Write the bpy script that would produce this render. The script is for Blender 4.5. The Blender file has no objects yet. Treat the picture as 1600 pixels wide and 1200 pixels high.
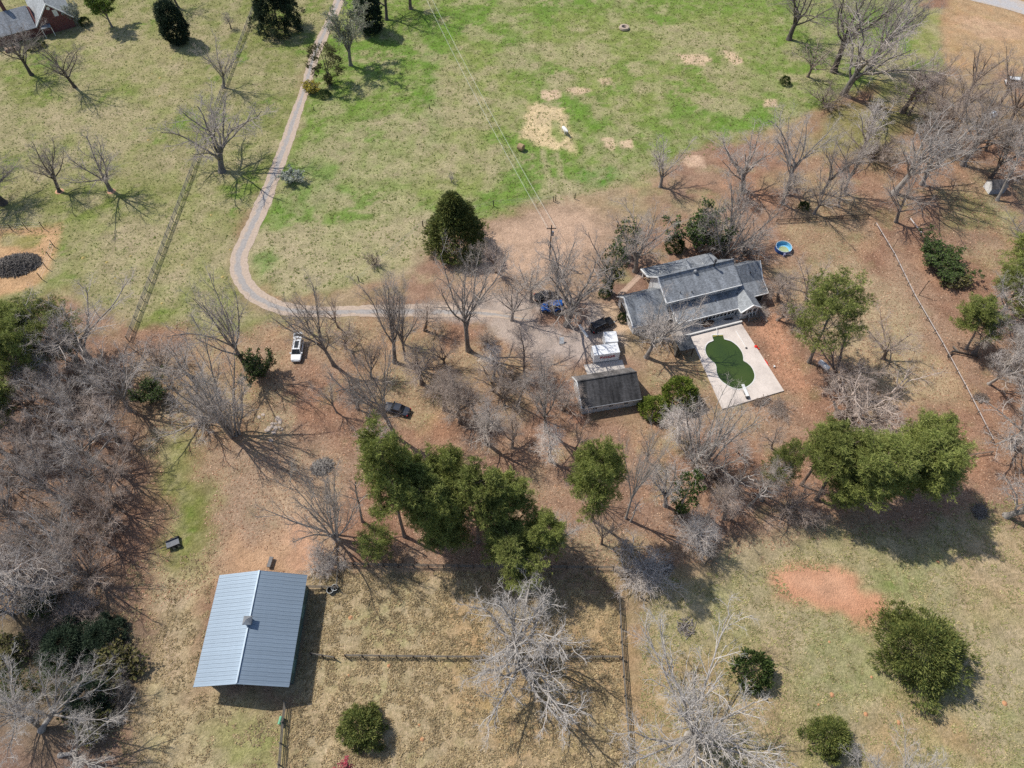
import bpy, bmesh, math, random
import numpy as np
from mathutils import Vector, Matrix

# ------------------------------------------------------------------ camera, sky, sun, exposure
SC = bpy.context.scene
COL = SC.collection
F_PX, PITCH, CAM_H = 1110.0, math.radians(56), 105.0
cd = bpy.data.cameras.new('camera'); cam = bpy.data.objects.new('camera', cd); COL.objects.link(cam)
cam.location = (0, 0, CAM_H); cam.rotation_euler = (math.pi/2 - PITCH, 0, 0)
cd.sensor_width = 36; cd.lens = F_PX/1600*36; cd.clip_start = 1; cd.clip_end = 9000
SC.camera = cam
SUN_EL, SHADOW_AZ = 52.0, 122.0
W = bpy.data.worlds.new('World'); SC.world = W; W.use_nodes = True
_nt = W.node_tree; _nt.nodes.clear()
_sky = _nt.nodes.new('ShaderNodeTexSky'); _sky.sky_type = 'NISHITA'; _sky.sun_disc = False
_sky.sun_elevation = math.radians(SUN_EL); _sky.sun_rotation = math.radians(SHADOW_AZ + 180)
_bg = _nt.nodes.new('ShaderNodeBackground'); _bg.inputs['Strength'].default_value = 0.13
_wo = _nt.nodes.new('ShaderNodeOutputWorld')
_nt.links.new(_sky.outputs[0], _bg.inputs[0]); _nt.links.new(_bg.outputs[0], _wo.inputs[0])
sl = bpy.data.lights.new('sun', 'SUN'); sl.energy = 4.2; sl.angle = math.radians(0.5); sl.color = (1, .95, .87)
so = bpy.data.objects.new('sun', sl); COL.objects.link(so)
_sd = Vector((math.sin(math.radians(SHADOW_AZ))*math.cos(math.radians(SUN_EL)),
              math.cos(math.radians(SHADOW_AZ))*math.cos(math.radians(SUN_EL)), -math.sin(math.radians(SUN_EL))))
so.rotation_euler = _sd.to_track_quat('-Z', 'Y').to_euler(); so.location = (0, 0, 200)
SC.view_settings.view_transform = 'Standard'; SC.view_settings.look = 'None'
SC.view_settings.exposure = 0.0; SC.view_settings.gamma = 1; SC.view_settings.use_curve_mapping = False
try:
    SC.cycles.max_bounces = 6; SC.cycles.diffuse_bounces = 3; SC.cycles.use_denoising = False
except Exception: pass

# ------------------------------------------------------------------ placing: a spot of the photograph -> point on the ground
SP, CP = math.sin(PITCH), math.cos(PITCH)
def at(x, y, z=0.0):
    u = (x-800)/F_PX; v = (y-600)/F_PX
    t = (CAM_H-z)/(SP+v*CP)
    return (u*t, (CP-v*SP)*t)
def px_of(X, Y, Z):
    dz = Z-CAM_H; dep = Y*CP-dz*SP; up = Y*SP+dz*CP
    return (800+F_PX*X/dep, 600-F_PX*up/dep)
def ppm(X, Y, Z=0): return F_PX/(Y*CP-(Z-CAM_H)*SP)
def height_of(bx, by, ty):
    X, Y = at(bx, by); lo, hi = 0.2, 45.0
    for _ in range(40):
        m = (lo+hi)/2
        if px_of(X, Y, m)[1] > ty: lo = m
        else: hi = m
    return lo

# ------------------------------------------------------------------ object helpers
def tag(o, label=None, cat=None, group=None, kind=None):
    if label: o['label'] = label
    if cat: o['category'] = cat
    if group: o['group'] = group
    if kind: o['kind'] = kind
    return o
def link(o, parent=None):
    COL.objects.link(o)
    if parent is not None: o.parent = parent
    return o
def thing(name, label, cat, loc=(0, 0, 0), rz=0.0, group=None):
    o = bpy.data.objects.new(name, None); o.empty_display_size = .5
    o.location = loc if len(loc) == 3 else (loc[0], loc[1], 0); o.rotation_euler = (0, 0, rz)
    link(o); return tag(o, label, cat, group)
def np_mesh(name, verts, faces, mats=(), smooth=False, midx=None):
    """faces: int array (N,3) or (N,4), or a list of such arrays"""
    me = bpy.data.meshes.new(name)
    verts = np.asarray(verts, np.float32).reshape(-1, 3)
    fl = [np.asarray(f, np.int32) for f in (faces if isinstance(faces, (list, tuple)) else [faces]) if len(f)]
    me.vertices.add(len(verts)); me.vertices.foreach_set('co', verts.ravel())
    loops = np.concatenate([f.ravel() for f in fl])
    tot = np.concatenate([np.full(len(f), f.shape[1], np.int32) for f in fl])
    st = np.concatenate([[0], np.cumsum(tot)[:-1]]).astype(np.int32)
    me.loops.add(len(loops)); me.loops.foreach_set('vertex_index', loops)
    me.polygons.add(len(tot)); me.polygons.foreach_set('loop_start', st); me.polygons.foreach_set('loop_total', tot)
    if smooth: me.polygons.foreach_set('use_smooth', np.ones(len(tot), bool))
    for m in mats: me.materials.append(m)
    if midx is not None: me.polygons.foreach_set('material_index', np.asarray(midx, np.int32))
    me.update(calc_edges=True); me.validate()
    return me
def mobj(name, me, parent=None, loc=(0, 0, 0), rot=(0, 0, 0), scale=(1, 1, 1)):
    o = bpy.data.objects.new(name, me); o.location = loc; o.rotation_euler = rot; o.scale = scale
    return link(o, parent)
class MB:
    def __init__(s): s.v = []; s.f = []
    def poly(s, pts):
        n = len(s.v); s.v += [tuple(p) for p in pts]; s.f.append(list(range(n, n+len(pts)))); return s
    def box(s, x0, x1, y0, y1, z0, z1, taper=0):
        n = len(s.v); t = taper
        s.v += [(x0, y0, z0), (x1, y0, z0), (x1, y1, z0), (x0, y1, z0), (x0+t, y0+t, z1), (x1-t, y0+t, z1), (x1-t, y1-t, z1), (x0+t, y1-t, z1)]
        s.f += [[n+i for i in q] for q in ((3, 2, 1, 0), (4, 5, 6, 7), (0, 1, 5, 4), (1, 2, 6, 5), (2, 3, 7, 6), (3, 0, 4, 7))]; return s
    def slab(s, p, th):
        """p: 4 (or n) coplanar points, thickened downwards along the normal"""
        P = [Vector(q) for q in p]; nrm = (P[1]-P[0]).cross(P[2]-P[0]).normalized()
        if nrm.z < 0: nrm = -nrm; P = P[::-1]
        Q = [q-nrm*th for q in P]; n = len(s.v); k = len(P)
        s.v += [tuple(q) for q in P+Q]
        s.f.append(list(range(n, n+k))); s.f.append(list(range(n+2*k-1, n+k-1, -1)))
        for i in range(k): j = (i+1) % k; s.f.append([n+j, n+i, n+k+i, n+k+j])
        return s
    def prism(s, prof, a0, a1, axis='x'):
        """prof: list of (b,z); extruded along x (b is y) or along y (b is x)"""
        n = len(s.v); k = len(prof)
        for a in (a0, a1):
            for b, z in prof: s.v.append((a, b, z) if axis == 'x' else (b, a, z))
        s.f.append(list(range(n, n+k))[::-1]); s.f.append(list(range(n+k, n+2*k)))
        for i in range(k): j = (i+1) % k; s.f.append([n+i, n+j, n+k+j, n+k+i])
        return s
    def cyl(s, p0, p1, r0, r1=None, seg=12, caps=True):
        r1 = r0 if r1 is None else r1
        A, B = Vector(p0), Vector(p1); d = (B-A).normalized()
        u = d.orthogonal().normalized(); w = d.cross(u); n = len(s.v)
        for c, r in ((A, r0), (B, r1)):
            for i in range(seg):
                a = 2*math.pi*i/seg; s.v.append(tuple(c+(u*math.cos(a)+w*math.sin(a))*r))
        for i in range(seg): j = (i+1) % seg; s.f.append([n+i, n+j, n+seg+j, n+seg+i])
        if caps: s.f.append(list(range(n, n+seg))[::-1]); s.f.append(list(range(n+seg, n+2*seg)))
        return s
    def lathe(s, prof, seg=16, c=(0, 0, 0)):
        n = len(s.v); k = len(prof)
        for r, z in prof:
            for i in range(seg):
                a = 2*math.pi*i/seg; s.v.append((c[0]+r*math.cos(a), c[1]+r*math.sin(a), c[2]+z))
        for q in range(k-1):
            for i in range(seg): j = (i+1) % seg; s.f.append([n+q*seg+i, n+q*seg+j, n+(q+1)*seg+j, n+(q+1)*seg+i])
        s.f.append(list(range(n, n+seg))[::-1]); s.f.append(list(range(n+(k-1)*seg, n+k*seg)))
        return s
    def mesh(s, name, mat, bevel=0, smooth=False):
        me = bpy.data.meshes.new(name); me.from_pydata(s.v, [], s.f)
        for m in (mat if isinstance(mat, (list, tuple)) else [mat]): me.materials.append(m)
        bm = bmesh.new(); bm.from_mesh(me)
        bmesh.ops.recalc_face_normals(bm, faces=bm.faces)
        if bevel: bmesh.ops.bevel(bm, geom=bm.edges[:], offset=bevel, segments=2, affect='EDGES', profile=.6)
        bm.to_mesh(me); bm.free()
        if smooth:
            for p in me.polygons: p.use_smooth = True
        return me
    def build(s, name, mat, parent=None, bevel=0, smooth=False, loc=(0, 0, 0), rot=(0, 0, 0)):
        return mobj(name, s.mesh(name, mat, bevel, smooth), parent, loc, rot)

# ------------------------------------------------------------------ materials
def newmat(name):
    m = bpy.data.materials.new(name); m.use_nodes = True
    nt = m.node_tree; b = nt.nodes['Principled BSDF']; b.inputs['Specular IOR Level'].default_value = .25
    return m, nt, b
def nd(nt, t, **kw):
    n = nt.nodes.new(t)
    for k, v in kw.items(): setattr(n, k, v)
    return n
def ramp(nt, src, stops):
    r = nd(nt, 'ShaderNodeValToRGB'); e = r.color_ramp.elements
    while len(e) < len(stops): e.new(.5)
    for q, (p, c) in zip(e, stops):
        q.position = p; q.color = (c, c, c, 1) if isinstance(c, (int, float)) else (*c, 1)
    nt.links.new(src, r.inputs[0]); return r.outputs[0]
def noise(nt, scale, detail=4, rough=.6, coord=None, dist=0.0, mapping=None):
    n = nd(nt, 'ShaderNodeTexNoise'); n.inputs['Scale'].default_value = scale; n.inputs['Detail'].default_value = detail
    n.inputs['Roughness'].default_value = rough; n.inputs['Distortion'].default_value = dist
    if coord is not None: nt.links.new(coord, n.inputs['Vector'])
    return n.outputs['Fac']
def mix(nt, blend, fac, a, b):
    n = nd(nt, 'ShaderNodeMix', data_type='RGBA', blend_type=blend)
    if isinstance(fac, (int, float)): n.inputs[0].default_value = fac
    else: nt.links.new(fac, n.inputs[0])
    for i, v in ((6, a), (7, b)):
        if isinstance(v, tuple): n.inputs[i].default_value = (*v, 1)
        elif isinstance(v, (int, float)): n.inputs[i].default_value = (v, v, v, 1)
        else: nt.links.new(v, n.inputs[i])
    return n.outputs[2]
def bump(nt, b, h, strength, dist):
    n = nd(nt, 'ShaderNodeBump'); n.inputs['Strength'].default_value = strength; n.inputs['Distance'].default_value = dist
    nt.links.new(h, n.inputs['Height']); nt.links.new(n.outputs[0], b.inputs['Normal'])
def scaled(nt, coord, s):
    m = nd(nt, 'ShaderNodeMapping'); m.inputs['Scale'].default_value = s; nt.links.new(coord, m.inputs['Vector']); return m.outputs[0]
def mat_plain(name, col, rough=.6, metal=0, var=.25, scale=3.0, spec=.25, bmp=0.0):
    m, nt, b = newmat(name); tc = nd(nt, 'ShaderNodeTexCoord').outputs['Object']
    f = noise(nt, scale, 5, .65, tc)
    c = mix(nt, 'MULTIPLY', 1.0, tuple(col), ramp(nt, f, [(.25, 1-var), (.75, 1+var*.6)]))
    nt.links.new(c, b.inputs['Base Color']); b.inputs['Roughness'].default_value = rough
    b.inputs['Metallic'].default_value = metal; b.inputs['Specular IOR Level'].default_value = spec
    if bmp: bump(nt, b, f, .5, bmp)
    return m
def mat_bark(name, col, dark):
    m, nt, b = newmat(name); tc = nd(nt, 'ShaderNodeTexCoord').outputs['Object']
    f = noise(nt, 1.2, 6, .75, scaled(nt, tc, (3, 3, .8)))
    c = mix(nt, 'MIX', ramp(nt, f, [(.35, 0), (.65, 1)]), tuple(dark), tuple(col))
    oi = nd(nt, 'ShaderNodeObjectInfo')
    c = mix(nt, 'MULTIPLY', 1.0, c, ramp(nt, oi.outputs['Random'], [(0, .8), (1, 1.15)]))
    nt.links.new(c, b.inputs['Base Color']); b.inputs['Roughness'].default_value = .9
    return m
def mat_leaf(name, cols, rough=.6, trans=.15):
    m, nt, b = newmat(name)
    gi = nd(nt, 'ShaderNodeNewGeometry').outputs['Random Per Island']
    tc = nd(nt, 'ShaderNodeTexCoord').outputs['Object']
    n = len(cols)
    c = ramp(nt, gi, [(i/(n-1), k) for i, k in enumerate(cols)])
    c = mix(nt, 'MULTIPLY', 1.0, c, ramp(nt, noise(nt, .55, 4, .65, tc), [(.3, .55), (.5, 1.0), (.7, 1.4)]))
    oi = nd(nt, 'ShaderNodeObjectInfo')
    c = mix(nt, 'MULTIPLY', 1.0, c, ramp(nt, oi.outputs['Random'], [(0, .85), (1, 1.15)]))
    nt.links.new(c, b.inputs['Base Color']); b.inputs['Roughness'].default_value = rough
    b.inputs['Specular IOR Level'].default_value = .15
    if trans:
        out = nt.nodes['Material Output']; tr = nd(nt, 'ShaderNodeBsdfTranslucent'); nt.links.new(c, tr.inputs[0])
        ms = nd(nt, 'ShaderNodeMixShader'); ms.inputs[0].default_value = trans
        nt.links.new(b.outputs[0], ms.inputs[1]); nt.links.new(tr.outputs[0], ms.inputs[2]); nt.links.new(ms.outputs[0], out.inputs[0])
    return m
def mat_shingle(name, col, streak=.25, row=.16):
    m, nt, b = newmat(name); tc = nd(nt, 'ShaderNodeTexCoord').outputs['Object']
    br = nd(nt, 'ShaderNodeTexBrick'); br.inputs['Scale'].default_value = 1; br.inputs['Brick Width'].default_value = .35
    br.inputs['Row Height'].default_value = row; br.inputs['Mortar Size'].default_value = .012
    br.inputs['Color1'].default_value = (.7, .7, .7, 1); br.inputs['Color2'].default_value = (1.15, 1.15, 1.15, 1); br.inputs['Mortar'].default_value = (.45, .45, .45, 1)
    br.inputs['Bias'].default_value = 0
    nt.links.new(tc, br.inputs['Vector'])
    f = noise(nt, .5, 5, .65, scaled(nt, tc, (2.2, .35, .35)))
    c = mix(nt, 'MULTIPLY', 1.0, tuple(col), br.outputs['Color'])
    c = mix(nt, 'MULTIPLY', 1.0, c, ramp(nt, f, [(.3, 1-streak*1.6), (.7, 1+streak)]))
    c = mix(nt, 'MULTIPLY', .6, c, ramp(nt, noise(nt, 9, 4, .7, tc), [(.3, .7), (.7, 1.2)]))
    nt.links.new(c, b.inputs['Base Color']); b.inputs['Roughness'].default_value = .85
    bump(nt, b, br.outputs['Fac'], -.4, .02)
    return m
def mat_siding(name, col, row=.2):
    m, nt, b = newmat(name); tc = nd(nt, 'ShaderNodeTexCoord').outputs['Object']
    wv = nd(nt, 'ShaderNodeTexWave', bands_direction='Z', wave_profile='SAW'); wv.inputs['Scale'].default_value = 1/row/2/math.pi*6.283/1.0
    nt.links.new(tc, wv.inputs['Vector'])
    c = mix(nt, 'MULTIPLY', 1.0, tuple(col), ramp(nt, noise(nt, 1.3, 5, .7, tc), [(.3, .82), (.7, 1.06)]))
    nt.links.new(c, b.inputs['Base Color']); b.inputs['Roughness'].default_value = .55
    bump(nt, b, wv.outputs['Fac'], .4, .02)
    return m
def mat_brick(name):
    m, nt, b = newmat(name); tc = nd(nt, 'ShaderNodeTexCoord').outputs['Object']
    br = nd(nt, 'ShaderNodeTexBrick'); br.inputs['Scale'].default_value = 1; br.inputs['Brick Width'].default_value = .4; br.inputs['Row Height'].default_value = .16
    br.inputs['Mortar Size'].default_value = .014
    br.inputs['Color1'].default_value = (.20, .052, .045, 1); br.inputs['Color2'].default_value = (.13, .036, .034, 1); br.inputs['Mortar'].default_value = (.25, .2, .18, 1)
    nt.links.new(scaled(nt, tc, (1, 1, 1)), br.inputs['Vector']); mp = nt.nodes[-1]
    for n in nt.nodes:
        if n.type == 'MAPPING': n.inputs['Rotation'].default_value = (math.pi/2, 0, 0)
    c = mix(nt, 'MULTIPLY', .7, br.outputs['Color'], ramp(nt, noise(nt, 1.5, 5, .7, tc), [(.3, .7), (.7, 1.2)]))
    nt.links.new(c, b.inputs['Base Color']); b.inputs['Roughness'].default_value = .9; return m
def mat_glass(name, col=(.02, .025, .03)):
    m, nt, b = newmat(name); b.inputs['Base Color'].default_value = (*col, 1); b.inputs['Roughness'].default_value = .08
    b.inputs['Specular IOR Level'].default_value = .5; return m
def mat_paint(name, col, rough=.3):
    m, nt, b = newmat(name); b.inputs['Base Color'].default_value = (*col, 1); b.inputs['Roughness'].default_value = rough
    b.inputs['Specular IOR Level'].default_value = .5; b.inputs['Coat Weight'].default_value = .5; b.inputs['Coat Roughness'].default_value = .1
    tc = nd(nt, 'ShaderNodeTexCoord').outputs['Object']
    nt.links.new(mix(nt, 'MULTIPLY', 1.0, tuple(col), ramp(nt, noise(nt, 2.5, 5, .7, tc), [(.3, .86), (.7, 1.05)])), b.inputs['Base Color'])
    return m

BARK = [mat_bark('bark_dark', (.15, .125, .11), (.07, .058, .05)), mat_bark('bark_grey', (.32, .29, .26), (.15, .13, .115)),
        mat_bark('bark_pale', (.48, .44, .395), (.24, .215, .19)), mat_bark('bark_brown', (.27, .21, .17), (.12, .09, .07)),
        mat_bark('bark_silver', (.47, .435, .395), (.2, .18, .165))]
TWIG = [mat_bark('twig_dark', (.38, .33, .29), (.24, .2, .175)), mat_bark('twig_grey', (.56, .49, .43), (.38, .325, .285)),
        mat_bark('twig_pale', (.66, .59, .525), (.47, .41, .365)), mat_bark('twig_brown', (.54, .44, .37), (.37, .295, .245)),
        mat_bark('twig_silver', (.66, .61, .555), (.44, .40, .36))]
M_PINE = mat_leaf('pine_needles', [(.10, .13, .034), (.185, .22, .055), (.28, .31, .085), (.37, .38, .125)])
M_CEDAR = mat_leaf('cedar_leaf', [(.065, .095, .028), (.12, .15, .042), (.19, .21, .058), (.26, .265, .08)])
M_CEDAR_DARK = mat_leaf('spruce_leaf', [(.025, .045, .028), (.045, .07, .04), (.075, .105, .06)])
M_CEDAR_BROWN = mat_leaf('winter_cedar_leaf', [(.05, .055, .02), (.09, .085, .03), (.12, .12, .045)])
M_LAUREL = mat_leaf('laurel_leaf', [(.05, .09, .015), (.12, .18, .03), (.22, .27, .05), (.32, .33, .08)], .4)
M_IVY = mat_leaf('ivy_leaf', [(.03, .055, .015), (.07, .11, .03), (.13, .17, .05)])
M_NEWLEAF = mat_leaf('new_leaf', [(.12, .19, .03), (.22, .3, .06), (.3, .38, .1)], .6, .3)
M_BUD = mat_leaf('bud_leaf', [(.26, .29, .17), (.36, .38, .25), (.45, .46, .33)], .6, .3)
M_BLOSSOM = mat_leaf('white_blossom', [(.35, .4, .3), (.55, .58, .48), (.7, .7, .64)], .6, .2)
M_RED = mat_leaf('red_bud', [(.3, .04, .06), (.45, .08, .1), (.55, .16, .17)], .6, .2)
M_YELLOW = mat_leaf('yellow_bloom', [(.3, .28, .04), (.5, .42, .05), (.6, .5, .1)], .6, .2)
M_SCRUB = mat_leaf('scrub_leaf', [(.08, .09, .03), (.14, .13, .045), (.2, .17, .07)])
# ------------------------------------------------------------------ ground
def sdf(P, poly):
    """signed distance (inside negative) of points P (N,2) to polygon (M,2)"""
    A = np.asarray(poly, float); B = np.roll(A, -1, 0); d = np.full(len(P), 1e18); ins = np.zeros(len(P), bool)
    for a, b in zip(A, B):
        e = b-a; w = P-a; t = np.clip((w@e)/max(e@e, 1e-9), 0, 1); q = w-t[:, None]*e
        d = np.minimum(d, (q*q).sum(1))
        c = ((a[1] <= P[:, 1]) != (b[1] <= P[:, 1]))
        with np.errstate(divide='ignore', invalid='ignore'):
            x = a[0]+(P[:, 1]-a[1])/(b[1]-a[1] if b[1] != a[1] else 1e-9)*e[0]
        ins ^= c & (P[:, 0] < x)
    d = np.sqrt(d); return np.where(ins, -d, d)
def vnoise(P, s, seed):
    r = np.random.RandomState(seed); T = r.rand(256, 256)
    q = P*s; i = np.floor(q).astype(int); f = q-i; f = f*f*(3-2*f)
    g = lambda a, b: T[(i[:, 0]+a) % 256, (i[:, 1]+b) % 256]
    return (g(0, 0)*(1-f[:, 0])+g(1, 0)*f[:, 0])*(1-f[:, 1])+(g(0, 1)*(1-f[:, 0])+g(1, 1)*f[:, 0])*f[:, 1]
def fbm(P, s, seed, o=4):
    v = 0; a = 1; t = 0
    for k in range(o): v = v+a*vnoise(P, s*2**k, seed+k); t += a; a *= .55
    return v/t
def wp(pts): return np.array([at(min(max(x, -700), 2300), max(y, -170)) for x, y in pts])
LITTER = (.32, .185, .122); LITTER_DK = (.27, .165, .12); LITTER_PALE = (.395, .275, .19); LAWN = (.25, .258, .095); LAWN_TAN = (.41, .35, .19)
FIELD = (.20, .275, .065); FIELD_YEL = (.29, .305, .105); LUSH = (.10, .235, .028); DEAD = (.46, .375, .235); STRAW = (.455, .35, .205); STRAW_OR = (.47, .29, .14)
CLAY = (.62, .315, .19); CLAY_PALE = (.64, .44, .31); GRAVEL = (.47, .385, .325); HAY = (.70, .53, .31); CHIP = (.68, .49, .33); PASTURE = (.375, .325, .175); YARD = (.48, .30, .165)
GREENT = (.22, .255, .07); MOSS = (.22, .235, .07)
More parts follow.
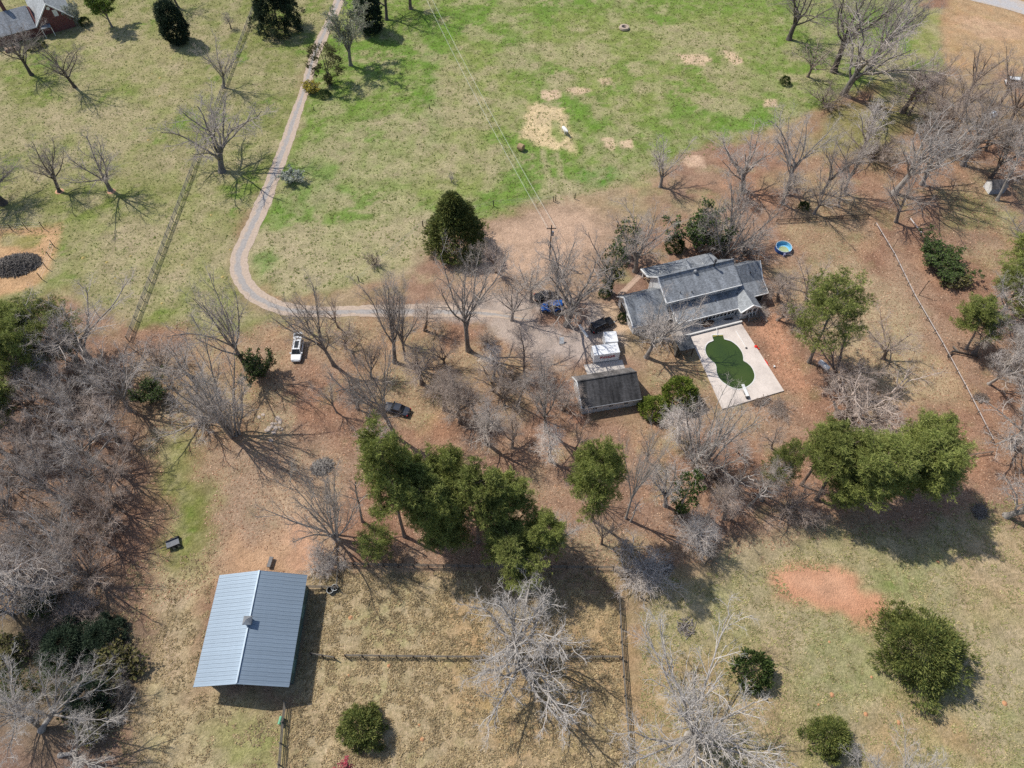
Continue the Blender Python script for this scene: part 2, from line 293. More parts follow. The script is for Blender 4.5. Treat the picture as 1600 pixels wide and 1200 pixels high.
# (polygon in photo pixels -> ground, colour, edge softness m, edge raggedness m, opacity, texture 0 litter .. 1 grass)
REG = [
 ([(-700, -170), (545, -170), (520, 25), (485, 100), (445, 250), (378, 335), (360, 420), (385, 470), (450, 500), (330, 520), (210, 505), (120, 455), (0, 470), (-700, 500)], LAWN, 2.5, 3, 1, 1),
 ([(110, 30), (300, 60), (330, 120), (260, 160), (220, 250), (60, 240), (20, 190), (150, 120)], LAWN_TAN, 5, 6, .6, 1),
 ([(140, 335), (330, 310), (370, 400), (330, 480), (200, 470), (120, 430)], LAWN_TAN, 4, 6, .55, 1),
 ([(300, 230), (440, 220), (430, 290), (370, 330), (280, 330), (290, 270)], GREENT, 3, 4, .8, 1),
 ([(20, 120), (200, 110), (230, 160), (120, 185), (20, 160)], GREENT, 3, 4, .7, 1),
 ([(80, 290), (200, 285), (240, 330), (120, 350)], GREENT, 2, 3, .8, 1),
 ([(215, 440), (300, 450), (290, 500), (215, 510)], GREENT, 2, 3, .7, 1),
 ([(545, -170), (1440, -170), (1430, 60), (1420, 110), (1330, 150), (1260, 175), (1190, 205), (1080, 235), (1000, 280), (900, 305), (790, 335), (690, 370), (575, 440), (440, 462), (392, 430), (385, 380), (440, 280), (490, 110), (525, 25)], FIELD, 2.0, 3, 1, 1),
 ([(640, 300), (700, 60), (760, 60), (820, 170), (790, 260), (700, 330)], FIELD_YEL, 4, 8, .7, 1),
 ([(840, 20), (1200, 30), (1180, 150), (1000, 190), (860, 150)], FIELD_YEL, 4, 8, .6, 1),
 ([(390, 375), (470, 350), (580, 350), (670, 330), (700, 370), (600, 440), (440, 460), (395, 430)], DEAD, 2, 4, .8, .8),
 ([(430, 300), (520, 180), (640, 180), (690, 250), (640, 330), (480, 350)], DEAD, 3, 9, .35, 1),
 ([(440, 300), (455, 250), (520, 230), (540, 310), (480, 340), (440, 370)], LUSH, 2, 6, .45, 1),
 ([(665, 80), (690, 80), (690, 230), (662, 230)], LUSH, 1.5, 3, .5, 1),
 ([(910, 262), (970, 256), (975, 275), (940, 292), (905, 280)], LUSH, 1, 2, .95, 1),
 ([(400, 400), (425, 390), (440, 410), (405, 425)], LUSH, 1, 2, .6, 1),
 ([(840, 70), (930, 60), (960, 90), (930, 110), (850, 95)], DEAD, 2, 4, .55, .8),
 ([(1010, 40), (1100, 40), (1100, 75), (1040, 75)], DEAD, 2, 4, .45, .8),
 ([(1090, 150), (1180, 165), (1160, 185), (1080, 180)], DEAD, 2, 4, .6, .8),
 ([(815, 165), (850, 168), (885, 172), (897, 240), (845, 236), (812, 215)], HAY, 1, 2.5, .95, .4),
 ([(860, 190), (872, 190), (885, 215), (876, 225), (862, 215)], FIELD, .6, 1, .8, 1),
 ([(1053, 86), (1085, 83), (1110, 94), (1098, 105), (1065, 97)], CHIP, .4, 1.4, .95, .2),
 ([(1130, 82), (1145, 82), (1163, 98), (1150, 105), (1132, 95)], CHIP, .4, 1.4, .95, .2),
 ([(843, 143), (870, 140), (878, 152), (858, 160), (844, 155)], CHIP, .4, 1.2, .95, .2),
 ([(882, 137), (905, 135), (925, 141), (905, 147), (885, 145)], CHIP, .4, 1.2, .9, .2),
 ([(934, 123), (958, 123), (957, 134), (940, 131)], CHIP, .4, 1, .9, .2),
 ([(940, 214), (955, 212), (968, 225), (958, 237), (942, 230)], CHIP, .4, 1, .95, .2),
 ([(971, 219), (990, 216), (993, 233), (975, 233)], CHIP, .4, 1, .9, .2),
 ([(1194, 155), (1212, 155), (1214, 167), (1196, 167)], CHIP, .4, 1, .9, .2),
 ([(1075, 245), (1100, 248), (1098, 262), (1070, 260)], CLAY_PALE, .5, 1.5, .9, .2),
 ([(843, 235), (850, 235), (885, 330), (873, 330)], DEAD, .6, .8, .75, .5), ([(868, 240), (874, 240), (905, 330), (893, 330)], DEAD, .6, .8, .75, .5),
 ([(760, 340), (880, 320), (960, 330), (1000, 380), (985, 450), (940, 520), (860, 540), (760, 500), (660, 490), (640, 470), (730, 440)], LITTER_PALE, 3, 5, .9, .1),
 ([(800, 350), (930, 325), (940, 380), (850, 430), (760, 450), (700, 470), (690, 440)], CLAY_PALE, 3, 6, .6, -.8),
 ([(660, 475), (770, 470), (850, 460), (940, 480), (970, 520), (960, 560), (915, 565), (830, 560), (760, 510), (660, 500)], GRAVEL, 2, 3, .95, -1),
 ([(840, 505), (920, 500), (960, 540), (935, 570), (850, 560)], (.46, .38, .33), 2, 2, .9, -1),
 ([(845, 480), (905, 475), (915, 515), (880, 525), (845, 505)], LITTER, 1.5, 2, .9, 0),
 ([(940, 480), (985, 478), (992, 508), (960, 520), (945, 505)], CHIP, .6, 1, .95, -1),
 ([(880, 590), (900, 590), (910, 660), (890, 670)], CLAY, 1, 2, .6, 0),
 ([(945, 420), (1000, 400), (1030, 440), (975, 475), (945, 470)], LITTER_DK, 1.5, 2, .95, 0), ([(950, 425), (975, 415), (985, 440), (960, 445)], MOSS, 1, 1.5, .5, 1),
 ([(1425, 10), (1475, 15), (1475, 110), (1440, 130), (1420, 110)], FIELD_YEL, 1.5, 2, .9, 1),
 ([(1475, -30), (1900, -30), (2000, 130), (1500, 110), (1478, 90)], YARD, 2, 3, 1, .5),
 ([(1500, 25), (1590, 40), (1590, 60), (1540, 70), (1500, 45)], CLAY_PALE, 1.5, 4, .4, .1),
 ([(1380, 90), (1470, 90), (1440, 150), (1370, 160)], GREENT, 2, 3, .8, 1),
 ([(1300, 170), (1440, 160), (1420, 210), (1350, 240), (1260, 240)], MOSS, 3, 5, .7, 1),
 ([(1480, 300), (1560, 310), (1600, 370), (1480, 370)], MOSS, 3, 5, .55, 1),
 ([(1390, 380), (1440, 420), (1500, 520), (1450, 520), (1380, 430)], LITTER_PALE, 3, 4, .6, .2),
 ([(1180, 500), (1220, 500), (1265, 590), (1260, 640), (1225, 605)], CLAY, 1.5, 2.5, .6, .1),
 ([(1340, 560), (1480, 560), (1520, 640), (1420, 650), (1340, 620)], YARD, 3, 5, .8, .5),
 ([(1190, 420), (1300, 400), (1400, 440), (1470, 560), (1500, 640), (1400, 640), (1260, 520)], (.46, .355, .215), 4, 6, .7, .5),
 ([(1120, 640), (1240, 620), (1260, 660), (1200, 700), (1130, 690)], LITTER_PALE, 3, 4, .6, .2),
 ([(1000, 900), (1180, 880), (1260, 830), (1420, 820), (2000, 820), (2000, 1500), (1000, 1500)], PASTURE, 4, 5, 1, 1),
 ([(1480, 860), (1700, 760), (1900, 900), (1800, 1060), (1540, 1000), (1490, 940)], (.47, .33, .19), 3, 4, .85, .7),
 ([(1250, 980), (1380, 980), (1400, 1100), (1330, 1140), (1230, 1060)], FIELD, 4, 7, .55, 1),
 ([(1380, 870), (1480, 880), (1470, 950), (1400, 930)], FIELD, 2, 4, .55, 1),
 ([(1340, 1080), (1480, 1130), (1560, 1200), (1330, 1200)], STRAW_OR, 3, 5, .6, .8),
 ([(1208, 895), (1260, 882), (1340, 890), (1385, 930), (1390, 960), (1345, 980), (1290, 965), (1225, 935), (1200, 910)], CLAY, 1.8, 3.5, .97, -1),
 ([(1250, 905), (1330, 905), (1350, 940), (1290, 940)], (.66, .40, .26), 2, 4, .6, -1),
 ([(480, 892), (960, 890), (972, 1030), (985, 1500), (420, 1500), (462, 1110), (485, 920)], STRAW, 2, 2.5, 1, .9),
 ([(690, 880), (960, 880), (965, 930), (760, 930)], LITTER_DK, 3, 4, .7, .1),
 ([(680, 940), (960, 950), (970, 1120), (900, 1180), (700, 1150)], STRAW_OR, 5, 6, .6, .6),
 ([(540, 960), (600, 950), (590, 1020), (545, 1015)], GREENT, 2, 4, .4, 1),
 ([(985, 1010), (1200, 1010), (1240, 1200), (1000, 1250)], STRAW_OR, 5, 5, .6, .6),
 ([(230, 870), (340, 860), (310, 1080), (440, 1110), (420, 1500), (180, 1500), (210, 1050), (240, 980)], (.47, .37, .21), 3, 4, .95, .6),
 ([(250, 930), (300, 920), (290, 1060), (260, 1080), (245, 1000)], (.45, .32, .235), 2, 3, .5, .2),
 ([(330, 1120), (440, 1110), (430, 1250), (310, 1250)], GREENT, 3, 4, .55, 1),
 ([(330, 700), (470, 690), (560, 760), (520, 880), (340, 890), (330, 780)], LITTER_PALE, 3, 4, .8, .3),
 ([(435, 820), (480, 815), (490, 890), (450, 900)], (.62, .36, .23), 2, 3, .85, -1), ([(345, 855), (440, 850), (445, 895), (345, 900)], (.58, .36, .21), 2, 4, .75, -.6),
 ([(400, 760), (500, 740), (540, 800), (500, 830), (420, 830)], (.55, .39, .25), 3, 5, .6, -.2),
 ([(250, 690), (310, 690), (320, 780), (310, 880), (240, 880), (250, 780)], MOSS, 3, 4, .9, 1),
 ([(400, 640), (450, 640), (450, 690), (395, 690)], DEAD, 1, 3, .5, .2),
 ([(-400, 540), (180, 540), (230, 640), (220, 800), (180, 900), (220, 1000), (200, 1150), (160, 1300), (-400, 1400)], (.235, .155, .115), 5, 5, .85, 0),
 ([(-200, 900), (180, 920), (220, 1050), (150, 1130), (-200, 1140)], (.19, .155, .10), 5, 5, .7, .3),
 ([(0, 358), (100, 350), (85, 420), (55, 450), (0, 460), (-100, 460), (-100, 360)], (.60, .36, .20), 1, 1.5, .9, .1),
 ([(0, 366), (75, 365), (60, 382), (0, 385)], GREENT, .8, 1.5, .7, 1),
]
def ground_colors(P):
    wx = np.stack([fbm(P, .11, 11)-.5, fbm(P, .11, 31)-.5], 1)*2; w2 = np.stack([fbm(P, .5, 51, 3)-.5, fbm(P, .5, 71, 3)-.5], 1)*2
    col = np.tile(np.array(LITTER), (len(P), 1)); tex = np.zeros(len(P))
    # litter drifts
    v = fbm(P, .09, 5); k = np.clip((v-.5)*4+.3, 0, 1)[:, None]; col = col*(1-k*.55)+np.array(LITTER_PALE)*k*.55
    v = fbm(P, .13, 205); k = np.clip((v-.58)*6, 0, 1)[:, None]; col = col*(1-k*.5)+np.array(LITTER_DK)*k*.5
    v = fbm(P, .06, 305); k = np.clip((v-.50)*6, 0, 1); col = col*(1-k[:, None]*.45)+np.array((.43, .345, .19))*k[:, None]*.45; tex = tex+.4*k
    v = fbm(P, .35, 325); k = np.clip((v-.58)*7, 0, 1)[:, None]; col = col*(1-k*.45)+np.array(LITTER_PALE)*k*.45
    v = fbm(P, .28, 345); k = np.clip((v-.6)*7, 0, 1); col = col*(1-k[:, None]*.35)+np.array((.26, .25, .11))*k[:, None]*.35; tex = np.maximum(tex, .6*k)
    v = fbm(P, .17, 365); k = np.clip((v-.62)*7, 0, 1)[:, None]; col = col*(1-k*.4)+np.array((.50, .27, .16))*k*.4
    far = np.clip((np.hypot(P[:, 0], P[:, 1]-100)-170)/60, 0, 1)[:, None]; col = col*(1-far)+np.array((.30, .27, .13))*far
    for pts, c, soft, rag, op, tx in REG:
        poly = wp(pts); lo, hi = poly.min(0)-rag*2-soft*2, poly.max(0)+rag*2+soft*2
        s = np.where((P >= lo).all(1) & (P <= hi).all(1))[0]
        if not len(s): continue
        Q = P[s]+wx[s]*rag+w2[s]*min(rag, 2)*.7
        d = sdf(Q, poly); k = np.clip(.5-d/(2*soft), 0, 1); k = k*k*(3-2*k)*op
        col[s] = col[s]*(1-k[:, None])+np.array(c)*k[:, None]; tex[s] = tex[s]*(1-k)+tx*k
    # tufty dead-grass / green patchwork in grass
    g = np.clip(tex, 0, 1)
    v = fbm(P, .22, 401, 4); k = np.clip((v-.47)*5, 0, 1)*g; col = col*(1-k[:, None]*.52)+np.array(DEAD)*k[:, None]*.52
    v = fbm(P, .9, 421, 3); k = np.clip((v-.53)*7, 0, 1)*g; col = col*(1-k[:, None]*.36)+np.array(DEAD)*k[:, None]*.36
    v = fbm(P, .075, 441, 4); k = np.clip((v-.53)*7, 0, 1)*g; col = col*(1-k[:, None]*.45)+np.array((.43, .35, .22))*k[:, None]*.45
    v = fbm(P, .10, 461, 4); k = np.clip((v-.54)*7, 0, 1)*np.clip((tex-.75)*4, 0, 1); col = col*(1-k[:, None]*.5)+np.array((.13, .255, .035))*k[:, None]*.5*(col[:, 1:2] > col[:, 0:1])+col*k[:, None]*.5*(col[:, 1:2] <= col[:, 0:1])
    v = fbm(P, .3, 501, 4); k = np.clip((v-.54)*6, 0, 1)*g; col = col*(1-k[:, None]*.35)+col*np.array((.68, .92, .5))*k[:, None]*.35
    return np.clip(col, 0, 1), tex
xs = np.concatenate([-np.geomspace(3000, 200, 18)[:-1], np.linspace(-200, 200, 560), np.geomspace(200, 3000, 18)[1:]])
ys = np.concatenate([-np.geomspace(3000, 40, 18)[:-1], np.linspace(-40, 260, 470), np.geomspace(260, 6000, 18)[1:]])
GX, GY = np.meshgrid(xs, ys); GP = np.stack([GX.ravel(), GY.ravel()], 1)
nx, ny = len(xs), len(ys); idx = np.arange(nx*ny).reshape(ny, nx)
gq = np.stack([idx[:-1, :-1], idx[:-1, 1:], idx[1:, 1:], idx[1:, :-1]], -1).reshape(-1, 4)
gcol, gtex = ground_colors(GP)
gme = np_mesh('ground', np.column_stack([GP, np.zeros(len(GP))]), gq)
ca = gme.color_attributes.new('Col', 'FLOAT_COLOR', 'POINT'); ca.data.foreach_set('color', np.column_stack([gcol, np.ones(len(gcol))]).astype(np.float32).ravel())
ta = gme.attributes.new('Tex', 'FLOAT', 'POINT'); ta.data.foreach_set('value', gtex.astype(np.float32))
def mat_ground():
    m, nt, b = newmat('ground_soil'); tc = nd(nt, 'ShaderNodeTexCoord').outputs['Object']
    c = nd(nt, 'ShaderNodeAttribute', attribute_name='Col').outputs['Color']; t = nd(nt, 'ShaderNodeAttribute', attribute_name='Tex').outputs['Fac']
    big = noise(nt, .35, 5, .62, tc); fine = noise(nt, 1.9, 6, .72, tc); spk = noise(nt, 4.5, 3, .7, tc)
    c = mix(nt, 'MULTIPLY', 1.0, c, ramp(nt, big, [(.28, .74), (.5, 1.0), (.72, 1.2)]))
    cl = mix(nt, 'MULTIPLY', 1.0, c, ramp(nt, fine, [(.28, (.64, .61, .59)), (.48, .97), (.7, (1.25, 1.28, 1.3))]))
    cl = mix(nt, 'MULTIPLY', 1.0, cl, ramp(nt, spk, [(.3, .74), (.5, 1.0), (.68, 1.26)]))
    cg = mix(nt, 'MULTIPLY', 1.0, c, ramp(nt, fine, [(.28, (.52, .56, .48)), (.5, .98), (.72, (1.38, 1.33, 1.45))]))
    cg = mix(nt, 'MULTIPLY', .8, cg, ramp(nt, spk, [(.3, .7), (.5, 1.0), (.7, 1.3)]))
    ng = nd(nt, 'ShaderNodeMath', operation='MULTIPLY'); nt.links.new(t, ng.inputs[0]); ng.inputs[1].default_value = -1; ng.use_clamp = True
    cs = mix(nt, 'MULTIPLY', 1.0, c, ramp(nt, fine, [(.28, .84), (.5, 1.0), (.7, 1.1)])); cs = mix(nt, 'MULTIPLY', .5, cs, ramp(nt, spk, [(.3, .75), (.5, 1.0), (.7, 1.15)]))
    tp = nd(nt, 'ShaderNodeMath', operation='MULTIPLY'); nt.links.new(t, tp.inputs[0]); tp.inputs[1].default_value = 1; tp.use_clamp = True
    nt.links.new(mix(nt, 'MIX', ng.outputs[0], mix(nt, 'MIX', tp.outputs[0], cl, cg), cs), b.inputs['Base Color']); b.inputs['Roughness'].default_value = 1; b.inputs['Specular IOR Level'].default_value = 0
    ad = nd(nt, 'ShaderNodeMath', operation='ADD'); nt.links.new(fine, ad.inputs[0]); nt.links.new(spk, ad.inputs[1])
    bump(nt, b, ad.outputs[0], .9, .22)
    return m
gme.materials.append(mat_ground())
ground = mobj('ground', gme); tag(ground, kind='structure')

# ---- ribbons: driveway and road
def ribbon(pts, wid, z, jit, seed, n=160):
    P = np.array(pts, float); s = np.concatenate([[0], np.cumsum(np.hypot(*np.diff(P, axis=0).T))])
    # Catmull-Rom resample
    tt = np.linspace(0, s[-1], n); out = []
    for t in tt:
        i = min(max(np.searchsorted(s, t)-1, 0), len(P)-2); u = (t-s[i])/(s[i+1]-s[i])
        p0 = P[max(i-1, 0)]; p1 = P[i]; p2 = P[i+1]; p3 = P[min(i+2, len(P)-1)]
        out.append(.5*((2*p1)+(-p0+p2)*u+(2*p0-5*p1+4*p2-p3)*u*u+(-p0+3*p1-3*p2+p3)*u**3))
    C = np.array(out); T = np.gradient(C, axis=0); T /= np.linalg.norm(T, axis=1)[:, None]; N = np.stack([T[:, 1], -T[:, 0]], 1)
    r = np.random.RandomState(seed); K = 7; V = []; U = []
    wob = fbm(np.column_stack([np.linspace(0, s[-1], n), np.full(n, seed*7.3)]), .12, 3, 3)-.5
    wv = np.interp(np.linspace(0, 1, n), np.linspace(0, 1, len(wid)), wid) if hasattr(wid, '__len__') else np.full(n, wid)
    if jit > .12: wv = wv*(.80+.5*wob)
    for i in range(n):
        for k in range(K):
            a = (k/(K-1)-.5); e = r.uniform(-jit, jit) if k in (0, K-1) else 0
            q = C[i]+N[i]*(a*wv[i]+e); V.append((q[0], q[1], z)); U.append(abs(a)*2+(.12 if a < 0 else -.22))
    id_ = np.arange(n*K).reshape(n, K)
    q = np.stack([id_[:-1, :-1], id_[:-1, 1:], id_[1:, 1:], id_[1:, :-1]], -1).reshape(-1, 4)
    return V, q, U
def mat_drive(name, mid, edge):
    m, nt, b = newmat(name); tc = nd(nt, 'ShaderNodeTexCoord').outputs['Object']
    a = nd(nt, 'ShaderNodeAttribute', attribute_name='Across').outputs['Fac']
    n1 = noise(nt, .5, 5, .7, tc); ad = nd(nt, 'ShaderNodeMath', operation='MULTIPLY_ADD'); nt.links.new(n1, ad.inputs[0]); ad.inputs[1].default_value = 1.3
    nt.links.new(a, ad.inputs[2])
    c = mix(nt, 'MIX', ramp(nt, ad.outputs[0], [(.75, 0), (1.45, 1)]), mid, edge)
    c = mix(nt, 'MULTIPLY', 1.0, c, ramp(nt, noise(nt, 2.2, 5, .7, tc), [(.3, .78), (.7, 1.18)]))
    nt.links.new(c, b.inputs['Base Color']); b.inputs['Roughness'].default_value = .9
    bump(nt, b, noise(nt, 3, 4, .7, tc), .5, .05); return m
DRV = [(545, -40), (527, 8), (508, 50), (491, 88), (478, 135), (462, 180), (447, 225), (428, 275), (408, 325), (388, 368), (374, 402), (378, 435), (400, 462), (440, 481), (490, 487), (560, 486), (640, 485), (720, 487), (775, 491), (830, 500)]
v, q, U = ribbon([at(*p) for p in DRV], [3.6, 3.6, 3.6, 3.5, 3.5, 3.5, 3.4, 3.5, 3.6, 4.0, 4.4, 4.4, 4.2, 4.0, 3.8, 3.8, 3.8, 3.9, 2.8, .5], .02, .13, 3, 260)
dm = np_mesh('driveway', v, q, [mat_drive('driveway_gravel', (.365, .335, .31), (.485, .38, .295))])
at_ = dm.attributes.new('Across', 'FLOAT', 'POINT'); at_.data.foreach_set('value', np.array(U, np.float32)); tag(mobj('driveway', dm), kind='structure')
v, q, U = ribbon([at(1380, -40), at(1530, -6), at(1605, 14), at(1700, 44), at(1850, 100)], 7.0, .03, .1, 5, 60)
rm = np_mesh('road', v, q, [mat_drive('road_asphalt', (.46, .44, .43), (.5, .42, .35))])
at_ = rm.attributes.new('Across', 'FLOAT', 'POINT'); at_.data.foreach_set('value', np.abs(np.array(U, np.float32))*.4); tag(mobj('road', rm), kind='structure')

# ---- grass tufts, leaves on the ground (uncountable)
def scatter(poly_px, dens, seed, keep=None):
    r = np.random.RandomState(seed); poly = wp(poly_px); lo, hi = poly.min(0), poly.max(0)
    n = int(np.prod(hi-lo)*dens); P = lo+r.rand(n, 2)*(hi-lo); P = P[sdf(P, poly) < 0]
    if keep is not None: P = P[keep(P)]
    return P
def tufts(name, P, size, mat, seed, blades=4):
    r = np.random.RandomState(seed); n = len(P); V = np.zeros((n, blades, 3, 3)); a = r.rand(n, blades)*6.283; s = size*(.6+.9*r.rand(n, 1)); lean = .5+.8*r.rand(n, blades)
    d = np.stack([np.cos(a), np.sin(a)], -1); w = np.stack([-d[..., 1], d[..., 0]], -1)
    b = P[:, None, :]+d*s[..., None]*.12
    V[..., 0, :2] = b+w*s[..., None]*.28; V[..., 1, :2] = b-w*s[..., None]*.28
    V[..., 2, :2] = b+d*(s*lean)[..., None]; V[..., 2, 2] = s*(1.1-.5*lean)
    np_ = n*blades; return mobj(name, np_mesh(name, V.reshape(-1, 3), np.arange(np_*3).reshape(-1, 3), [mat]))
def leaves(name, P, size, mat, seed):
    r = np.random.RandomState(seed); n = len(P); a = r.rand(n)*6.283; s = size*(.5+r.rand(n)); t = r.uniform(-.3, .3, n)
    u = np.stack([np.cos(a), np.sin(a), t], 1)*s[:, None]; w = np.stack([-np.sin(a), np.cos(a), r.uniform(-.3, .3, n)], 1)*s[:, None]*.6
    c = np.column_stack([P, .02+np.abs(u[:, 2])*.6+np.abs(w[:, 2])*.6])
    V = np.stack([c-u, c+w, c+u, c-w], 1); return mobj(name, np_mesh(name, V.reshape(-1, 3), np.arange(n*4).reshape(-1, 4), [mat]))
# ------------------------------------------------------------------ tree builders
def tubes(pts, rad, S):
    """pts (N,K,3), rad (N,K) -> verts, quads"""
    N, K, _ = pts.shape
    T = np.gradient(pts, axis=1); T /= np.linalg.norm(T, axis=2, keepdims=True)+1e-9
    ref = np.where(np.abs(T[:, :1, 2:3]) > .9, np.array([1., 0, 0]), np.array([0, 0, 1.])); ref = np.broadcast_to(ref, T.shape)
    A = np.cross(T, ref); A /= np.linalg.norm(A, axis=2, keepdims=True)+1e-9; B = np.cross(T, A)
    th = np.arange(S)*2*np.pi/S
    V = pts[:, :, None, :]+rad[:, :, None, None]*(A[:, :, None, :]*np.cos(th)[None, None, :, None]+B[:, :, None, :]*np.sin(th)[None, None, :, None])
    id_ = np.arange(N*K*S).reshape(N, K, S); r = np.roll(id_, -1, 2)
    q = np.stack([id_[:, :-1], r[:, :-1], r[:, 1:], id_[:, 1:]], -1).reshape(-1, 4)
    return V.reshape(-1, 3), q
def spawn(rng, pts, rad, per, t0, t1, lmin, lmax, amin, amax, K, wig, trop, r0f, rtip, taper=.5, minlen=.3):
    N, Kp, _ = pts.shape
    M = N*per; pi = np.repeat(np.arange(N), per)
    t = np.tile((np.arange(per)+.5)/per, N)+rng.uniform(-.5, .5, M)/per; t = t0+(t1-t0)*np.clip(t, 0, 1)
    x = t*(Kp-1); i = np.minimum(x.astype(int), Kp-2); f = (x-i)[:, None]
    p = pts[pi, i]*(1-f)+pts[pi, i+1]*f; d = pts[pi, i+1]-pts[pi, i]; d /= np.linalg.norm(d, axis=1, keepdims=True)+1e-9
    pr = rad[pi, i]*(1-f[:, 0])+rad[pi, i+1]*f[:, 0]
    plen = np.linalg.norm(np.diff(pts, axis=1), axis=2).sum(1)[pi]
    rf = np.where(np.abs(d[:, 2:3]) > .9, np.array([1., 0, 0]), np.array([0, 0, 1.])); a = np.cross(d, rf); a /= np.linalg.norm(a, axis=1, keepdims=True); b = np.cross(d, a)
    az = np.tile(np.arange(per)*2.39996, N)+rng.rand(N)[pi]*6.283+rng.uniform(-.5, .5, M); an = np.radians(rng.uniform(amin, amax, M))[:, None]
    d = d*np.cos(an)+(a*np.cos(az)[:, None]+b*np.sin(az)[:, None])*np.sin(an)
    L = np.maximum(plen*rng.uniform(lmin, lmax, M)*(1-taper*t), minlen)[:, None]
    out = np.zeros((M, K, 3)); out[:, 0] = p
    for k in range(1, K):
        d = d+rng.normal(0, wig, (M, 3)); d[:, 2] += trop; d /= np.linalg.norm(d, axis=1, keepdims=True)
        p = p+d*L/(K-1); out[:, k] = p
    r0 = np.maximum(pr*r0f, rtip*1.15)
    s = np.linspace(0, 1, K)[None, :]; R = r0[:, None]*(1-s)+np.minimum(rtip, r0)[:, None]*s if np.ndim(rtip) else r0[:, None]*(1-s)+rtip*s
    return out, R
def stem(rng, p0, d, L, r0, r1, K, wig, trop=.0, flare=True):
    p = np.array(p0, float); d = np.array(d, float); d /= np.linalg.norm(d); out = [p.copy()]
    for k in range(K-1):
        d = d+rng.normal(0, wig, 3); d[2] += trop; d /= np.linalg.norm(d); p = p+d*L/(K-1); out.append(p.copy())
    s = np.linspace(0, 1, K); R = r0*(1-s)+r1*s
    if flare: R[0] *= 1.45
    return np.array(out)[None], R[None]
def join(parts):
    V = []; Q = []; n = 0
    for v, q in parts: V.append(v); Q.append(q+n); n += len(v)
    return np.concatenate(V), np.concatenate(Q)
